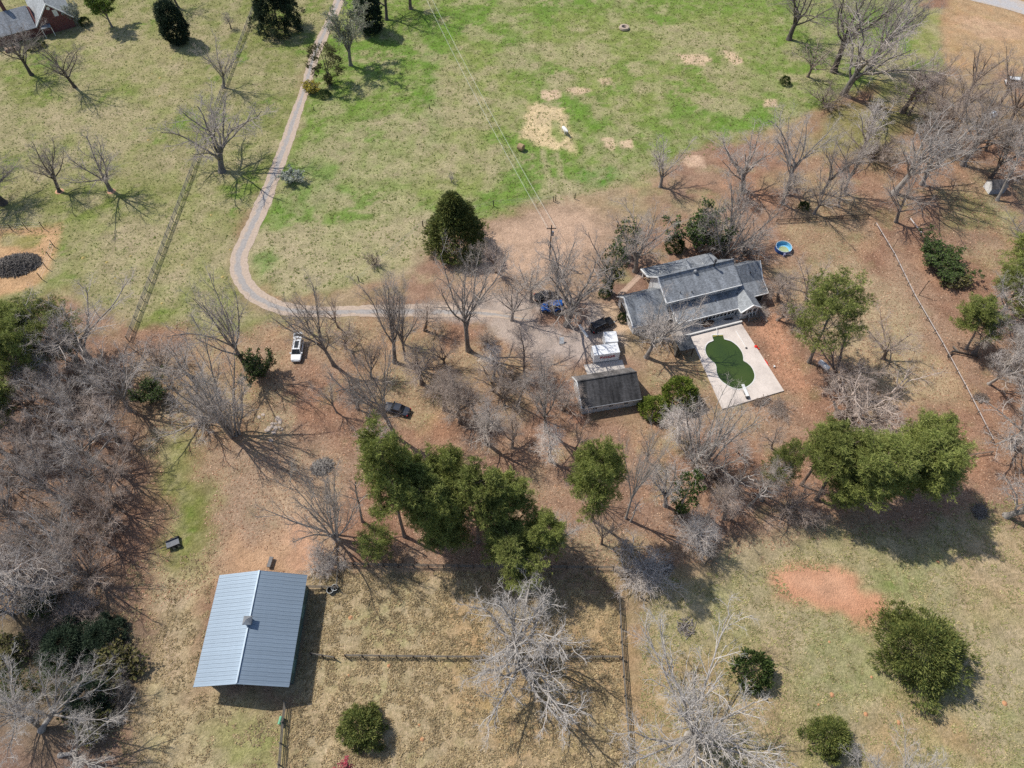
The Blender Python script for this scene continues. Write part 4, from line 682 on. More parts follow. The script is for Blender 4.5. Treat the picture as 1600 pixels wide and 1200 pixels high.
# ------------------------------------------------------------------ trees: kind, foot x, foot y, top y (or -height), half width px, tone, label
TREES = '''
S1 50 117 -13 40 0|dark bare tree in front of the brick steps of the red brick house
S2 117 136 -13 44 0|dark crooked bare tree on the lawn below the brick gable wall
S3 93 300 -12 38 0|sparse dark bare tree on the left lawn beside a rounder twin
V2 173 298 -13 50 1|bare tree with a round fine crown on the left lawn, right of a sparser twin
V1 350 137 -12 38 1|narrow bare tree beside the board fence, above the biggest lawn oak
G2 347 268 -16 84 1|biggest bare oak on the left lawn, its limbs reaching over the board fence
S4 279 12 -13 30 0|dark bare tree standing right behind the dark spruce on the upper lawn
L1 361 45 -4 9 0|tiny bare sapling on the lawn between the spruce and the board fence
L2 5 318 -11 45 0|bare tree cut by the left frame edge above the fenced clay garden
C4 280 66 2 21 0|dark blue green column shaped spruce on the upper left lawn
C8 436 45 -12 40 0|broad dark evergreen beside the driveway at the top edge
C4 580 50 -11 22 0|dark evergreen on the right side of the driveway at the top edge
N2 548 102 8 36 1|bare tree with pale grey green buds, right of the driveway top
C5 515 133 -10 28 0|two stemmed brownish green cedar standing against the driveway
Y1 487 142 -2.5 12 1|yellow blooming shrub at the driveway edge under the brownish cedar
C7 507 150 -1.4 12 1|low pale leaved shrub below the two stemmed brownish cedar
N1 175 42 -10 20 1|fresh green leafing tree on the lawn right of the brick house
W1 122 38 -6 11 2|white blossoming tree at the right corner of the brick house
C7 134 38 -2 9 0|round dark shrub beneath the white blossoming tree
C7 52 76 -2 11 0|dark shrub below the small porch roof of the brick house
C7 66 72 -1.6 8 0|small dark shrub against the brick gable wall
S2 604 31 -15 46 0|dark thick trunked bare tree at the top edge right of the driveway
S1 642 14 -13 40 3|dark bare tree at the top edge where the power lines enter
W1 456 284 -3 15 2|small white blossoming bush beside the driveway's long straight
V3 705 285 -2 10 1|tiny leafing sapling in the green field beside the power lines
M1 586 413 392 15 3|small brown bare bush in the straw grass inside the driveway bend
V2 1032 292 -11 38 1|bare fan shaped tree at the lower edge of the green field
S3 1161 297 -14 55 1|bare spreading tree behind the house where the field ends
S1 1233 62 -18 56 0|dark bare oak at the top edge, left of the tall pair of oaks
S1 1303 112 -24 70 0|dark massive bare oak behind the white limbed one at the top right
G2 1318 148 -25 84 1|tallest bare oak at the top right, casting a dark green shade on the lawn
S4 1262 120 -10 34 3|brown bare tree at the left foot of the tall oaks
M2 1290 165 -5 34 3|brown twiggy thicket at the feet of the tall oaks
C7 1226 131 -2 9 0|small round dark green bush left of the tall oaks
V4 1356 108 -22 52 1|bare tree with upright limbs right of the tall pair of oaks
S2 1228 304 -19 58 2|pale bare tree between the field and the house's back yard, beside two thin ones
V1 1284 302 -15 38 1|first of two thin leaning bare trees behind the wading pool
V3 1319 302 -15 40 1|second of two thin leaning bare trees behind the wading pool
S3 1397 302 -19 64 2|pale crooked bare oak in the row right of the two thin leaning trees
G1 1440 288 -17 56 2|pale bare tree leaning out over the brown yard, next to the crooked oak
S1 1505 258 -17 60 1|large bare tree with a knotted trunk above the small grey shed
V2 1548 278 -15 40 0|bare tree with a long dark straight trunk just behind the small grey shed
L3 1558 313 -15 36 2|bare tree with a pale trunk crossing in front of the small grey shed
S4 1440 215 -13 50 3|brown spreading bare tree below the green strip at the top right
L2 1410 175 -12 34 3|thin brown bare tree at the edge of the dark oak shade
M3 1360 250 -7 44 3|low brown thicket tree between the two rows of oaks
V4 1345 240 -12 40 2|pale bare tree in front of the green glade below the tall oaks
S2 1400 347 -13 46 1|bare tree with a forked dark trunk at the top end of the white rail fence
V2 1272 334 -11 34 1|bare tree left of the forked one, behind the blue wading pool
L1 1223 318 -9 24 1|slim bare tree straight above the blue wading pool
L3 1310 322 -10 28 1|slim bare tree between the wading pool and the white rail fence
C7 1255 325 -1.6 9 0|small green bush behind the blue wading pool
Q2 1452 404 -3.4 32 0|dark green bush right of the upper white rail fence
Q2 1480 428 -3 28 0|lower dark green bush right of the white rail fence
Q1 1490 440 -2 18 3|brown scrub bush below the two dark green bushes
M2 1130 402 285 56 1|dense grey many stemmed tree behind the house roof
Q2 1092 390 -8 40 2|ivy green thicket in the left half of the grey many stemmed tree
M3 1165 398 -7 42 1|grey many stemmed tree at the right, behind the house roof
S1 992 424 -15 52 1|bare tree with a straight dark trunk left of the front walk
I1 951 458 -13 20 0|ivy covered tree with a dark trunk beside the front walk
V2 952 456 -16 40 1|bare crown rising from beside the ivy covered trunk left of the house
I1 975 400 -9 22 0|dark ivy crown behind the straight trunked tree left of the house
C7 1052 388 -3 17 0|dark green bush at the back of the house roof
C7 944 461 -1.6 10 0|round dark shrub at the foot of the ivy covered trunk
G1 886 508 -17 80 1|huge many limbed bare oak in the turnaround beside the blue car
S4 868 462 -15 44 1|left rear trunk of oak rising behind the blue car
V3 1010 558 -15 62 2|pale bare tree in front of the house, over its lower left roof
S3 1030 524 -6 40 2|small pale crooked tree against the house front left of the pool shed
V4 1215 500 -5 30 3|pale low bare tree at the right end of the house
B1 1186 492 -1.5 15 2|low grey bush under the house's gabled bay
C7 972 500 -1.6 9 0|dark shrub at the lower left corner of the garage wing
C7 1022 512 -1.4 10 0|dark low shrub in front of the garage wing
C6 1058 624 -5.2 30 0|glossy yellow green evergreen between the garage and the pool
C6 1020 645 -3.6 24 0|smaller glossy evergreen at the right wall of the grey garage
S2 522 571 447 52 1|bare tree with a leaning trunk right of the white car
V3 634 563 430 36 1|taller of two close bare trees below the driveway
V4 617 566 440 44 1|left one of two close bare trees below the driveway
S2 697 575 -6 34 3|reddish brown low bare tree below the driveway
S1 732 547 390 60 1|round topped bare tree with a straight dark trunk below the driveway
B2 762 538 -2.5 16 3|dead brown bush right of the straight trunked round tree
V2 800 500 -9 40 1|bare tree at the driveway's end left of the turnaround
C1 713 386 304 49 0|broad pyramid shaped dark green cedar standing alone at the field corner
V3 775 425 -8 42 3|pinkish bare tree in the lower right shade of the lone cedar
S1 830 470 -10 40 2|pale bare tree over the bare clay left of the utility pole
S2 617 682 548 62 1|dense bare tree with the dark car under its branches
S3 588 692 -6 32 1|small leaning bare tree left of the dark parked car's tree
L1 760 692 -13 34 1|bare tree with a straight trunk above the middle pine group
L2 695 640 -10 26 3|slim bare tree with a white mark on its foot in the leaf litter
L3 808 634 -12 28 1|slim bare tree in the litter left of the gravel turnaround
V4 853 673 550 36 1|ivy trunked bare tree left of the grey garage
L3 820 590 -12 34 3|brown fine twigged tree on the edge of the gravel turnaround
S3 770 610 -8 36 3|brown spreading bare tree in the litter below the driveway end
L2 660 600 -9 28 3|brown fine twigged tree in the litter below the two close trees
L1 880 640 -6 26 3|thin brown bare tree at the left wall of the garage
L1 850 610 -10 22 3|thin brown bare tree above the ivy trunked one
L2 720 660 -10 30 3|thin brown bare tree between the dark parked car and the pines
S4 540 545 -6 28 3|brown little bare tree in the litter between the white car's tree and driveway
V3 560 640 -7 34 3|low brown bare tree on the left margin of the litter woods
V4 800 700 -7 32 3|brown bare tree right above the middle pine group
S1 385 577 450 52 1|bare tree with a leaning trunk above the green bush by the track
M1 365 680 540 62 2|dense pale bare tree beside the track, left of the rocky patch
M3 320 660 -8 54 2|dense pale bare tree at the edge of the left woods
Q2 412 588 -5 26 3|brownish green evergreen bush left of the white car
S3 300 590 -9 44 1|grey bare tree between the board fence end and the track
M2 250 575 -6 42 3|brown thicket at the foot of the board fence
Q2 240 620 -4 26 1|dark green thicket at the edge of the left woods
M3 525 842 730 58 2|pale many stemmed bare tree above the barn yard
B1 505 880 -2.6 30 2|pale drooping brush at the foot of the many stemmed tree
D1 566 815 738 26 1|dead bare trunk left of the middle pine group
V2 925 780 -9 30 3|fine brown tree behind the lone middle pine
V1 978 810 655 38 2|pale bare tree with a forked trunk right of the lone middle pine
D2 985 815 -7 16 2|dead stub tree at the foot of the pale forked tree
I1 1060 800 -12 24 2|ivy clad tree right of the pale forked tree
V4 1040 790 -14 44 2|bare pale trunk just left of the ivy clad tree
M2 1092 735 628 62 2|dense vase shaped grey bare tree below the glossy evergreen
M1 1115 745 -6 46 3|purplish low bare tree at the right of the dense vase shaped tree
D1 1135 768 -9 30 2|dead grey tree left of the right pine group
D2 1170 790 -8 26 2|small dead tree between the dead grey tree and the right pines
B2 1000 892 -3 44 2|pale weeping dead tree above the paddock corner post
L3 1150 705 -6 26 3|thin bare tree below the pool deck
V3 1205 700 -6 30 3|faint pale bare tree below the pool deck's right corner
B1 1215 640 -1 20 3|dead grass clump at the lower right edge of the pool deck
L1 1190 782 -13 24 1|thin bare trunk at the left edge of the right pine group
M3 1230 800 -6 48 3|brown bare thicket under the left side of the right pines
G1 822 1048 -12.5 105 4|pale silver oak in the middle of the paddock
G2 795 1022 -15 92 4|tall silvery old oak standing on the paddock fence line
F1 1078 1152 -14.5 150 4|huge pale bare oak at the bottom right of the paddock
C7 1172 1052 -4 34 0|dark green cedar bush behind the huge pale oak's crown
C2 1424 1024 -7.8 76 0|large round dark cedar on the pasture right of the red clay patch
C3 1288 1155 -5 36 0|small cedar at the bottom edge right of the huge pale oak
C3 568 1140 -4.6 38 0|small round cedar alone in the straw paddock below the barn
R1 574 1242 -5.5 52 1|red budding tree at the bottom edge below the small paddock cedar
F2 1400 1240 -10 75 4|white limbed bare tree rising from the bottom right edge
V3 1350 1260 -10 60 4|white bare tree at the bottom edge right of the small cedar
F2 48 1124 -14 70 4|white limbed bare tree above the bottom left corner
C8 112 1012 -4 44 0|dark evergreen undergrowth in front of the white limbed bottom left trees
C8 165 1000 -3.5 38 0|dark cedar at the tip of the leaning white tree's limbs
C8 150 1095 -4 44 0|dark evergreen mass beneath the leaning white tree's limbs
C7 70 942 -3 26 0|green cedar bush at the left edge above the white trees
S1 145 566 -16 80 1|big forked tree with a dark leaning trunk at the top of the left woods
P4 120 560 -15 58 1|open pine with bare limbs beside the big forked tree
P2 58 565 -15 48 1|pine at the left edge nearest the brush pile garden
P1 20 540 -13 44 1|pine cut by the left frame edge below the brush pile garden
P3 66 620 -17 46 1|lower pine in the upper left woods
P2 18 668 -14 52 1|bright green low pine against the left frame edge
P4 1264 566 446 60 1|lone open crowned pine right of the pool
V4 1312 648 -12 95 3|fine pinkish bare tree spreading behind the lone open pine
V1 1305 600 -12 70 3|fine twigged bare tree directly behind the lone open pine
V1 1260 470 -7 46 3|faint pale bare tree right of the house and above the lone pine
L1 1215 470 -8 26 3|thin faint bare tree at the right roof end
V2 1380 560 -8 44 3|faint fine twigged tree beside the white rail fence
P2 1540 480 -12 36 1|upper pine of the right edge woods
P1 1580 450 -13 44 1|pine at the right frame edge behind bare white limbs
P3 1510 545 -12 42 1|left pine of the right edge woods with thin trunks
P2 1592 520 -11 38 1|lower pine of the right edge woods
S2 1560 500 -14 52 2|bare white tree rising among the right edge pines
G1 1581 700 -13 72 2|bare tree with a curved pale trunk at the right edge
G2 1572 806 -13 78 2|bare tree with a leaning trunk lowest on the right edge
S1 1600 640 -13 62 2|bare pale crown at the right edge above the curved trunk
V1 1545 600 -11 46 2|bare tree between the right edge pines and the curved trunk
L2 1522 552 -11 26 1|thin dark bare trunk under the left pine of the right edge woods
M3 1600 380 -7 48 1|grey thicket at the right edge above the pines
P3 632 838 700 64 3|front left pine of the middle group with a long trunk shadow
P1 660 822 -19 44 3|second pine from the left in the middle group, with a thin trunk
P2 668 828 -20 52 3|tall pale tipped pine at the back of the middle group
P1 700 830 -18 50 3|pine in the heart of the middle group
P2 748 846 -20 52 3|pine with a straight dark trunk in the middle group
P3 724 806 -19 48 3|back pine of the middle group
P1 790 842 -17 50 3|right pine of the middle group
P3 812 905 -12 66 3|lowest pine of the middle group beside the paddock fence
P2 690 856 -11 44 3|small front pine of the middle group
P4 590 860 -7 34 3|small open pine on the lower left of the middle group
P3 838 860 -15 44 3|last pine on the right of the middle group
P3 925 812 668 58 3|lone full pine standing right of the middle group
P2 1275 780 -17 54 3|left front pine of the right pine group
P1 1252 758 -16 44 3|left back pine of the right pine group
P2 1310 772 -18 58 3|second pine from the left in the right pine group
P3 1350 764 -17 60 3|middle pine of the right pine group
P1 1388 762 -18 60 3|tall bright topped pine in the right pine group
P3 1425 758 -17 60 3|right back pine of the right pine group
P2 1415 776 -12 58 3|right front pine of the right pine group, dark beneath
P1 1372 782 -15 58 3|low front pine of the right pine group
P4 1195 775 -16 30 3|slim open pine standing just left of the right pine group
P3 1318 790 -12 50 3|low dark pine at the front left of the right pine group
'''
for ln in TREES.strip().split('\n'):
    a, lab = ln.split('|'); k, bx, by, tp, hw, tn = a.split()
    tree_px(k, float(bx), float(by), float(tp), float(hw), int(tn), lab, rz=2.6 if 'huge many limbed' in lab else None)
# woods along the left edge: trees nothing tells apart
r_ = random.Random(5); WP = [(-60, 570), (110, 575), (215, 640), (190, 700), (195, 800), (150, 860), (120, 930), (40, 930), (-60, 900)]
wpoly = wp(WP); got = []
while len(got) < 34:
    x, y = r_.uniform(-60, 215), r_.uniform(570, 930); X, Y = at(x, y)
    if sdf(np.array([[X, Y]]), wpoly)[0] > 0 or any((X-a)**2+(Y-b)**2 < 20 for a, b in got): continue
    got.append((X, Y)); k = r_.choice(['S1', 'S2', 'V1', 'V3', 'S4', 'V4', 'L1', 'L2', 'M1', 'G1'])
    plant(k, X, Y, r_.uniform(10, 16), r_.uniform(3.4, 6), r_.choice([1, 1, 2, 2, 3]), 'grey bare tree in the dense wood along the left edge', 'bare trees of the left edge wood')
for i, (x, y) in enumerate([(1590, 560), (1600, 600), (1575, 580), (1610, 700), (1620, 780), (1600, 740)]):
    X, Y = at(x, y); plant(r_.choice(['V1', 'S2', 'L2', 'M1']), X, Y, r_.uniform(9, 13), r_.uniform(3, 4.5), 2, 'grey bare tree in the wood at the right edge between pines and pasture', 'bare trees of the right edge wood')

X, Y = at(66, 1140); plant('V2', X, Y, 15.5, 5.2, 4, 'leaning white bare tree with long limbs reaching towards the barn', rz=0, lean=(-.35, .62))
X, Y = at(95, 1180); plant('V1', X, Y, 15.0, 5.0, 4, 'second leaning white bare tree below the one reaching towards the barn', rz=0, lean=(-.05, .72))
for i, (x, y) in enumerate([(1455, 195), (1500, 185), (1530, 200), (1575, 195), (1600, 180), (1480, 225), (1540, 235), (1590, 240), (1420, 180), (1445, 160), (1620, 215), (1560, 165), (1510, 150)]):
    X, Y = at(x, y); plant(r_.choice(['V1', 'V3', 'V4', 'S4', 'V2']), X, Y, r_.uniform(11, 15), r_.uniform(5, 7.5), 3, 'brown fine twigged tree in the thicket below the clay field at the top right', 'brown trees of the top right thicket')

LW = wp([(480, 500), (700, 500), (880, 560), (890, 690), (760, 700), (600, 720), (520, 690), (470, 610)]); got = []; tries = 0
while len(got) < 9 and tries < 3000:
    tries += 1; x, y = r_.uniform(470, 890), r_.uniform(500, 720); X, Y = at(x, y)
    if sdf(np.array([[X, Y]]), LW)[0] > 0 or any((X-a)**2+(Y-b)**2 < 22 for a, b in got) or abs(x-621) < 34 and abs(y-655) < 40: continue
    got.append((X, Y)); plant(r_.choice(['V1', 'V3', 'V4', 'L1', 'L2', 'S4']), X, Y, r_.uniform(7, 10), r_.uniform(2.4, 3.4), r_.choice([1, 2, 3, 3]), 'fine pale bare tree in the leaf litter wood between driveway and middle pines', 'fine bare trees of the litter wood')
for i, (x, y) in enumerate([(860, 720), (900, 700), (940, 850), (880, 850), (1090, 830), (1130, 810), (1010, 720), (1150, 760), (1090, 850), (1060, 690)]):
    X, Y = at(x, y); plant(r_.choice(['V1', 'V3', 'L1', 'L2', 'S4']), X, Y, r_.uniform(6, 9), r_.uniform(2.4, 3.6), r_.choice([2, 3]), 'fine pale bare tree in the litter between the middle and right pine groups', 'fine bare trees between the pine groups')

for i, (x, y) in enumerate([(120, 880), (165, 850), (180, 790), (100, 920), (40, 900), (140, 800), (60, 860), (190, 740), (20, 960), (150, 910)]):
    X, Y = at(x, y); plant(r_.choice(['V1', 'V3', 'S4', 'V2', 'M2', 'S2']), X, Y, r_.uniform(9, 13), r_.uniform(3.4, 4.8), r_.choice([1, 2, 3]), 'grey bare tree in the dense wood along the left edge', 'bare trees of the left edge wood')
for i, (x, y) in enumerate([(20, 1020), (60, 1000), (90, 1060), (190, 1040), (130, 960), (30, 1070), (185, 1085), (150, 1130)]):
    X, Y = at(x, y); plant(['Q1', 'B1', 'C9', 'Q1', 'B2', 'C9', 'B1', 'Q1'][i], X, Y, r_.uniform(2.2, 3.6), r_.uniform(2.2, 3.2), r_.choice([0, 1, 3]), 'low brown undergrowth bush among the white trees at the lower left', 'undergrowth bushes at the lower left')
# ------------------------------------------------------------------ buildings
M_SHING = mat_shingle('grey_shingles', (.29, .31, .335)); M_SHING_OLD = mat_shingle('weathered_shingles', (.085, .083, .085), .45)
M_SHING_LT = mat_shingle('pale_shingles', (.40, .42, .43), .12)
M_SIDING = mat_siding('white_siding', (.72, .73, .73)); M_TRIM = mat_plain('white_trim', (.8, .8, .78), .45, var=.08)
M_BRICK = mat_brick('red_brick'); M_GLASS = mat_glass('window_glass'); M_DARK = mat_plain('dark_opening', (.03, .03, .032), .8)
M_CONC = mat_plain('concrete', (.58, .53, .48), .85, var=.22, scale=.6, bmp=.01); M_CONC_W = mat_plain('white_concrete', (.72, .70, .67), .8, var=.12, scale=.8)
M_METAL_DK = mat_plain('dark_metal', (.05, .05, .055), .5, .3); M_GREY = mat_plain('grey_metal', (.35, .36, .37), .45, .5); M_WOODBR = mat_plain('brown_wood', (.22, .12, .075), .8, var=.4)
M_WOODGR = mat_plain('weathered_wood', (.20, .18, .155), .9, var=.45, scale=2); M_WOODDK = mat_plain('dark_wood', (.085, .07, .06), .9, var=.4, scale=2); M_DECKW = mat_plain('tan_deck_boards', (.45, .31, .21), .8, var=.25)

def window_part(parent, cx, cy, cz, w, h, axis='y', sgn=-1, cols=1, mat=None):
    """framed window on a wall; axis = direction of the wall's normal"""
    m = MB(); g = MB(); t = .06; d = .05
    def b(mb, u0, u1, z0, z1, p0, p1):
        if axis == 'y': mb.box(cx+u0, cx+u1, min(cy+sgn*p0, cy+sgn*p1), max(cy+sgn*p0, cy+sgn*p1), cz+z0, cz+z1)
        else: mb.box(min(cx+sgn*p0, cx+sgn*p1), max(cx+sgn*p0, cx+sgn*p1), cy+u0, cy+u1, cz+z0, cz+z1)
    b(m, -w/2-t, -w/2, -h/2-t, h/2+t, 0, d); b(m, w/2, w/2+t, -h/2-t, h/2+t, 0, d); b(m, -w/2, w/2, h/2, h/2+t, 0, d); b(m, -w/2, w/2, -h/2-t, -h/2, 0, d)
    for c in range(1, cols): b(m, -w/2+w*c/cols-.03, -w/2+w*c/cols+.03, -h/2, h/2, 0, d)
    b(m, -w/2, w/2, -.025, .025, 0, d-.01)
    f = m.build('window', M_TRIM, parent); b(g, -w/2, w/2, -h/2, h/2, .002, .02); g.build('pane', mat or M_GLASS, f); return f
def strip(parent, name, p, q, w, mat):
    m = MB(); A, B = Vector(p), Vector(q); d = (B-A).normalized(); s = d.cross(Vector((0, 0, 1))).normalized()*w/2; u = Vector((0, 0, w))
    m.poly([A-s-u, A+s-u, A+s+u*.15, A-s+u*.15]); n = 4
    for P in (B,): m.poly([P-s-u, P+s-u, P+s+u*.15, P-s+u*.15])
    m.f += [[0, 1, 5, 4], [1, 2, 6, 5], [2, 3, 7, 6], [3, 0, 4, 7]]; return m.build(name, mat, parent)
HX, HY, HA = 22.3, 81.6, math.radians(17.1)
house = thing('farm_house', 'long white sided house with grey shingle roofs above the green pool', 'house', (HX, HY, 0), HA)
def yw(w): return -w
def roof(u0, u1, wa, za, wb, zb, mat=M_SHING, th=.14, name='roof_slope', parent=house):
    return MB().slab([(u0, -wa, za), (u1, -wa, za), (u1, -wb, zb), (u0, -wb, zb)], th).build(name, mat, parent)
def wall(u0, u1, prof, parent=house, mat=M_SIDING): return MB().prism([(-w, z) for w, z in prof], u0, u1).build('wall', mat, parent)
# garage wing
wall(.4, 7.3, [(-.35, 0), (-.35, 2.35), (-5.4, 4.75), (-7.7, 2.4), (-7.7, 0)])
roof(0, 7.35, -5.4, 5.02, 0, 2.5); roof(0, 7.35, -8.05, 2.45, -5.4, 5.02)
strip(house, 'rake_trim', (-.03, .03, 2.5), (-.03, 5.4, 5.02), .2, M_TRIM); strip(house, 'rake_trim', (-.03, 5.4, 5.02), (-.03, 8.05, 2.45), .2, M_TRIM); strip(house, 'eave_trim', (0, .02, 2.46), (7.6, .02, 2.46), .16, M_TRIM)
for y in (2.4, 5.4): 
    gd = MB().box(.34, .4, y-1.25, y+1.25, 0, 2.15).build('garage_door', M_DARK if y > 4 else M_TRIM, house)
    MB().box(.33, .345, y-1.1, y+1.1, 1.5, 1.9).build('door_window', M_GLASS, gd)
window_part(house, 3.0, .35, 1.4, 1.2, 1.1); 
# main two storey block with street side steep roof and long low rear dormer
wall(7.4, 22.1, [(-2.3, 0), (-2.3, 4.75), (-5.9, 6.05), (-6.6, 6.75), (-9.6, 3.75), (-9.6, 0)])
roof(7.05, 22.45, -6.6, 7.05, -5.85, 6.3, M_SHING, .16); roof(7.05, 22.45, -5.85, 6.3, -1.95, 4.92, M_SHING, .16); roof(7.05, 22.45, -10.2, 3.45, -6.6, 7.05, M_SHING, .16); roof(7.05, 22.0, -13.1, 2.6, -10.2, 3.45, M_SHING, .16)
strip(house, 'eave_trim', (7.05, 1.92, 4.86), (22.45, 1.92, 4.86), .2, M_TRIM); strip(house, 'rake_trim', (7.02, 1.95, 4.92), (7.02, 5.85, 6.3), .2, M_TRIM); strip(house, 'rake_trim', (7.02, 5.85, 6.3), (7.02, 6.6, 7.05), .2, M_TRIM); strip(house, 'rake_trim', (7.02, 6.6, 7.05), (7.02, 10.2, 3.45), .22, M_TRIM); strip(house, 'rake_trim', (7.02, 10.2, 3.45), (7.02, 13.1, 2.6), .22, M_TRIM); strip(house, 'ridge_cap', (7.05, 6.6, 7.12), (22.45, 6.6, 7.12), .22, M_SHING)
for u in (13.4, 14.5, 18.2, 19.3, 9.6): window_part(house, u, 2.3, 4.22, .85, .75, cols=2)
MB().box(8.0, 21.8, 9.62, 12.7, .05, .3).build('porch_floor', M_DECKW, house)
for u in (7.6, 10.4, 13.3, 16.2, 19.1, 21.7): MB().box(u-.1, u+.1, 12.7, 12.9, .3, 2.6).build('porch_column', M_TRIM, house)
for u in (9.8, 14.2, 18.8):   # gabled dormers on the street slope
    d = MB().prism([(u-.85, 3.9), (u+.85, 3.9), (u+.85, 5.3), (u, 6.15), (u-.85, 5.3)], 7.9, 9.5, 'y').build('dormer', M_SIDING, house)
    for s in (-1, 1): MB().slab([(u, 7.35, 6.3), (u, 9.7, 6.3), (u+s*1.05, 9.7, 5.22), (u+s*1.05, 7.35+.0, 5.22)], .1).build('dormer_roof', M_SHING, d)
    window_part(d, u, 9.5, 4.8, .8, .9, 'y', 1)
# sun room and the wing at the right
wall(8.4, 20.6, [(1.1, 0), (1.1, 2.42), (-2.25, 3.2), (-2.25, 0)])
roof(8.2, 22.6, -2.28, 3.52, 1.5, 2.62, M_SHING, .12); strip(house, 'eave_trim', (8.2, -1.53, 2.58), (20.6, -1.53, 2.58), .18, M_TRIM); strip(house, 'rake_trim', (8.18, 2.28, 3.5), (8.18, -1.5, 2.62), .16, M_TRIM)
for k in range(11): window_part(house, 12.2+.78*k, -1.1, 1.45, .6, 1.35, mat=(mat_glass('warm_glass', (.09, .06, .035)) if k in (2, 3) else None))
wall(22.1, 27.4, [(-.7, 0), (-.7, 2.6), (-3.05, 3.3), (-5.6, 5.75), (-8.6, 2.6), (-8.6, 0)])
roof(22.45, 27.8, -5.6, 6.03, -3.05, 3.55, M_SHING, .14); roof(22.45, 27.8, -3.05, 3.55, -.28, 2.64, M_SHING, .14); roof(22.45, 27.8, -9, 2.55, -5.6, 6.03, M_SHING, .14)
strip(house, 'eave_trim', (24.6, .25, 2.6), (27.8, .25, 2.6), .18, M_TRIM); strip(house, 'rake_trim', (27.83, 5.6, 6.03), (27.83, 3.05, 3.55), .18, M_TRIM); strip(house, 'rake_trim', (27.83, 3.05, 3.55), (27.83, .28, 2.64), .18, M_TRIM)
MB().box(25.2, 27.2, .6, .75, .2, 2.0).build('door', M_DARK, house)
# gabled bay towards the pool
wall(20.95, 24.5, [(2.3, 0), (2.3, 2.5), (-1.0, 2.5), (-1.0, 0)])
MB().prism([(20.95, 2.5), (24.5, 2.5), (22.72, 3.75)], -2.3, .4, 'y').build('gable', M_SIDING, house)
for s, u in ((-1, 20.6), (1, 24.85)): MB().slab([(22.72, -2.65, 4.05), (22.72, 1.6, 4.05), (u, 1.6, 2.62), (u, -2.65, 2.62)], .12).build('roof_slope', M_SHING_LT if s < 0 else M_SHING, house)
strip(house, 'rake_trim', (20.6, -2.67, 2.62), (22.72, -2.67, 4.05), .2, M_TRIM); strip(house, 'rake_trim', (22.72, -2.67, 4.05), (24.85, -2.67, 2.62), .2, M_TRIM); strip(house, 'eave_trim', (20.58, 1.4, 2.6), (20.58, -2.65, 2.6), .18, M_TRIM)
for u in (21.6, 22.7, 23.8): window_part(house, u, -2.3, 1.9, .8, .9, mat=M_GLASS)
MB().box(22.6, 24.0, -3.3, -2.35, 0, 1.0).build('back_steps', M_WOODGR, house)
for u in (22.6, 23.3, 24.0): MB().cyl((u, -3.3, 0), (u, -2.4, 1.9), .05).build('stair_rail', M_TRIM, house)
MB().cyl((18.3, 6.3, 6.6), (18.3, 6.3, 8.1), .14).cyl((18.3, 6.3, 8.1), (18.3, 6.3, 8.3), .26).build('flue_pipe', M_METAL_DK, house)
MB().lathe([(.12, 0), (.32, .1), (.38, .35), (.25, .55), (.02, .62)], 14, (14.4, 6.1, 6.45)).build('roof_vent', M_GREY, house)
for u, w, z in ((12.4, -2.7, 5.22), (10.2, -3.1, 5.36), (13.6, -.6, 3.1), (16.8, -.9, 3.15), (21.5, -1.2, 3.2), (25.4, -4.2, 4.75)): MB().cyl((u, -w, z-.1), (u, -w, z+.35), .09).build('vent_pipe', M_METAL_DK, house)
# terrace and low wall between house and pool
ter = MB().box(HX*0+8.0, 20.9, -3.0, -1.15, 0, .3).build('terrace', M_CONC, None, loc=(HX, HY, 0), rot=(0, 0, HA)); tag(ter, kind='structure')
tw = MB().box(9.2, 21.1, -3.32, -3.02, 0, .62).build('terrace_wall', M_CONC_W, None, .02, loc=(HX, HY, 0), rot=(0, 0, HA)); tag(tw, 'low white concrete wall between the house terrace and pool deck', 'wall')
def on_terrace(u, w, z=.3):
    c, s = math.cos(HA), math.sin(HA); return (HX+u*c+w*s, HY+u*s-w*c, z)
tub = MB().lathe([(.85, 0), (.95, .5), (.95, .6), (.8, .6), (.78, .35)], 20).build('planter', M_WOODBR, None, loc=on_terrace(14.7, 1.9)); tub.scale = (1.25, .6, 1); tub.rotation_euler = (0, 0, HA); tag(tub, 'brown wooden planter on the terrace under the sun room windows', 'planter')
gr = MB().box(-.7, .5, -.12, .12, .0, .28).box(.35, .75, -.2, .2, .05, .35).cyl((-.7, 0, .2), (-1.0, 0, .3), .08).build('patio_bench', M_METAL_DK, None, .02, loc=on_terrace(19.0, 1.9), rot=(0, 0, HA-.15)); tag(gr, 'small dark bench lying on the terrace near the gabled bay', 'bench')
# front walk
v, q, U = ribbon([at(968, 462), at(985, 445), at(1000, 430), at(1006, 424)], 1.15, .035, .06, 9, 24)
wm = np_mesh('front_walk', v, q, [mat_drive('walk_paving', (.50, .36, .27), (.44, .31, .23))]); wa = wm.attributes.new('Across', 'FLOAT', 'POINT'); wa.data.foreach_set('value', np.array(U, np.float32)); tag(mobj('front_walk', wm), kind='structure')

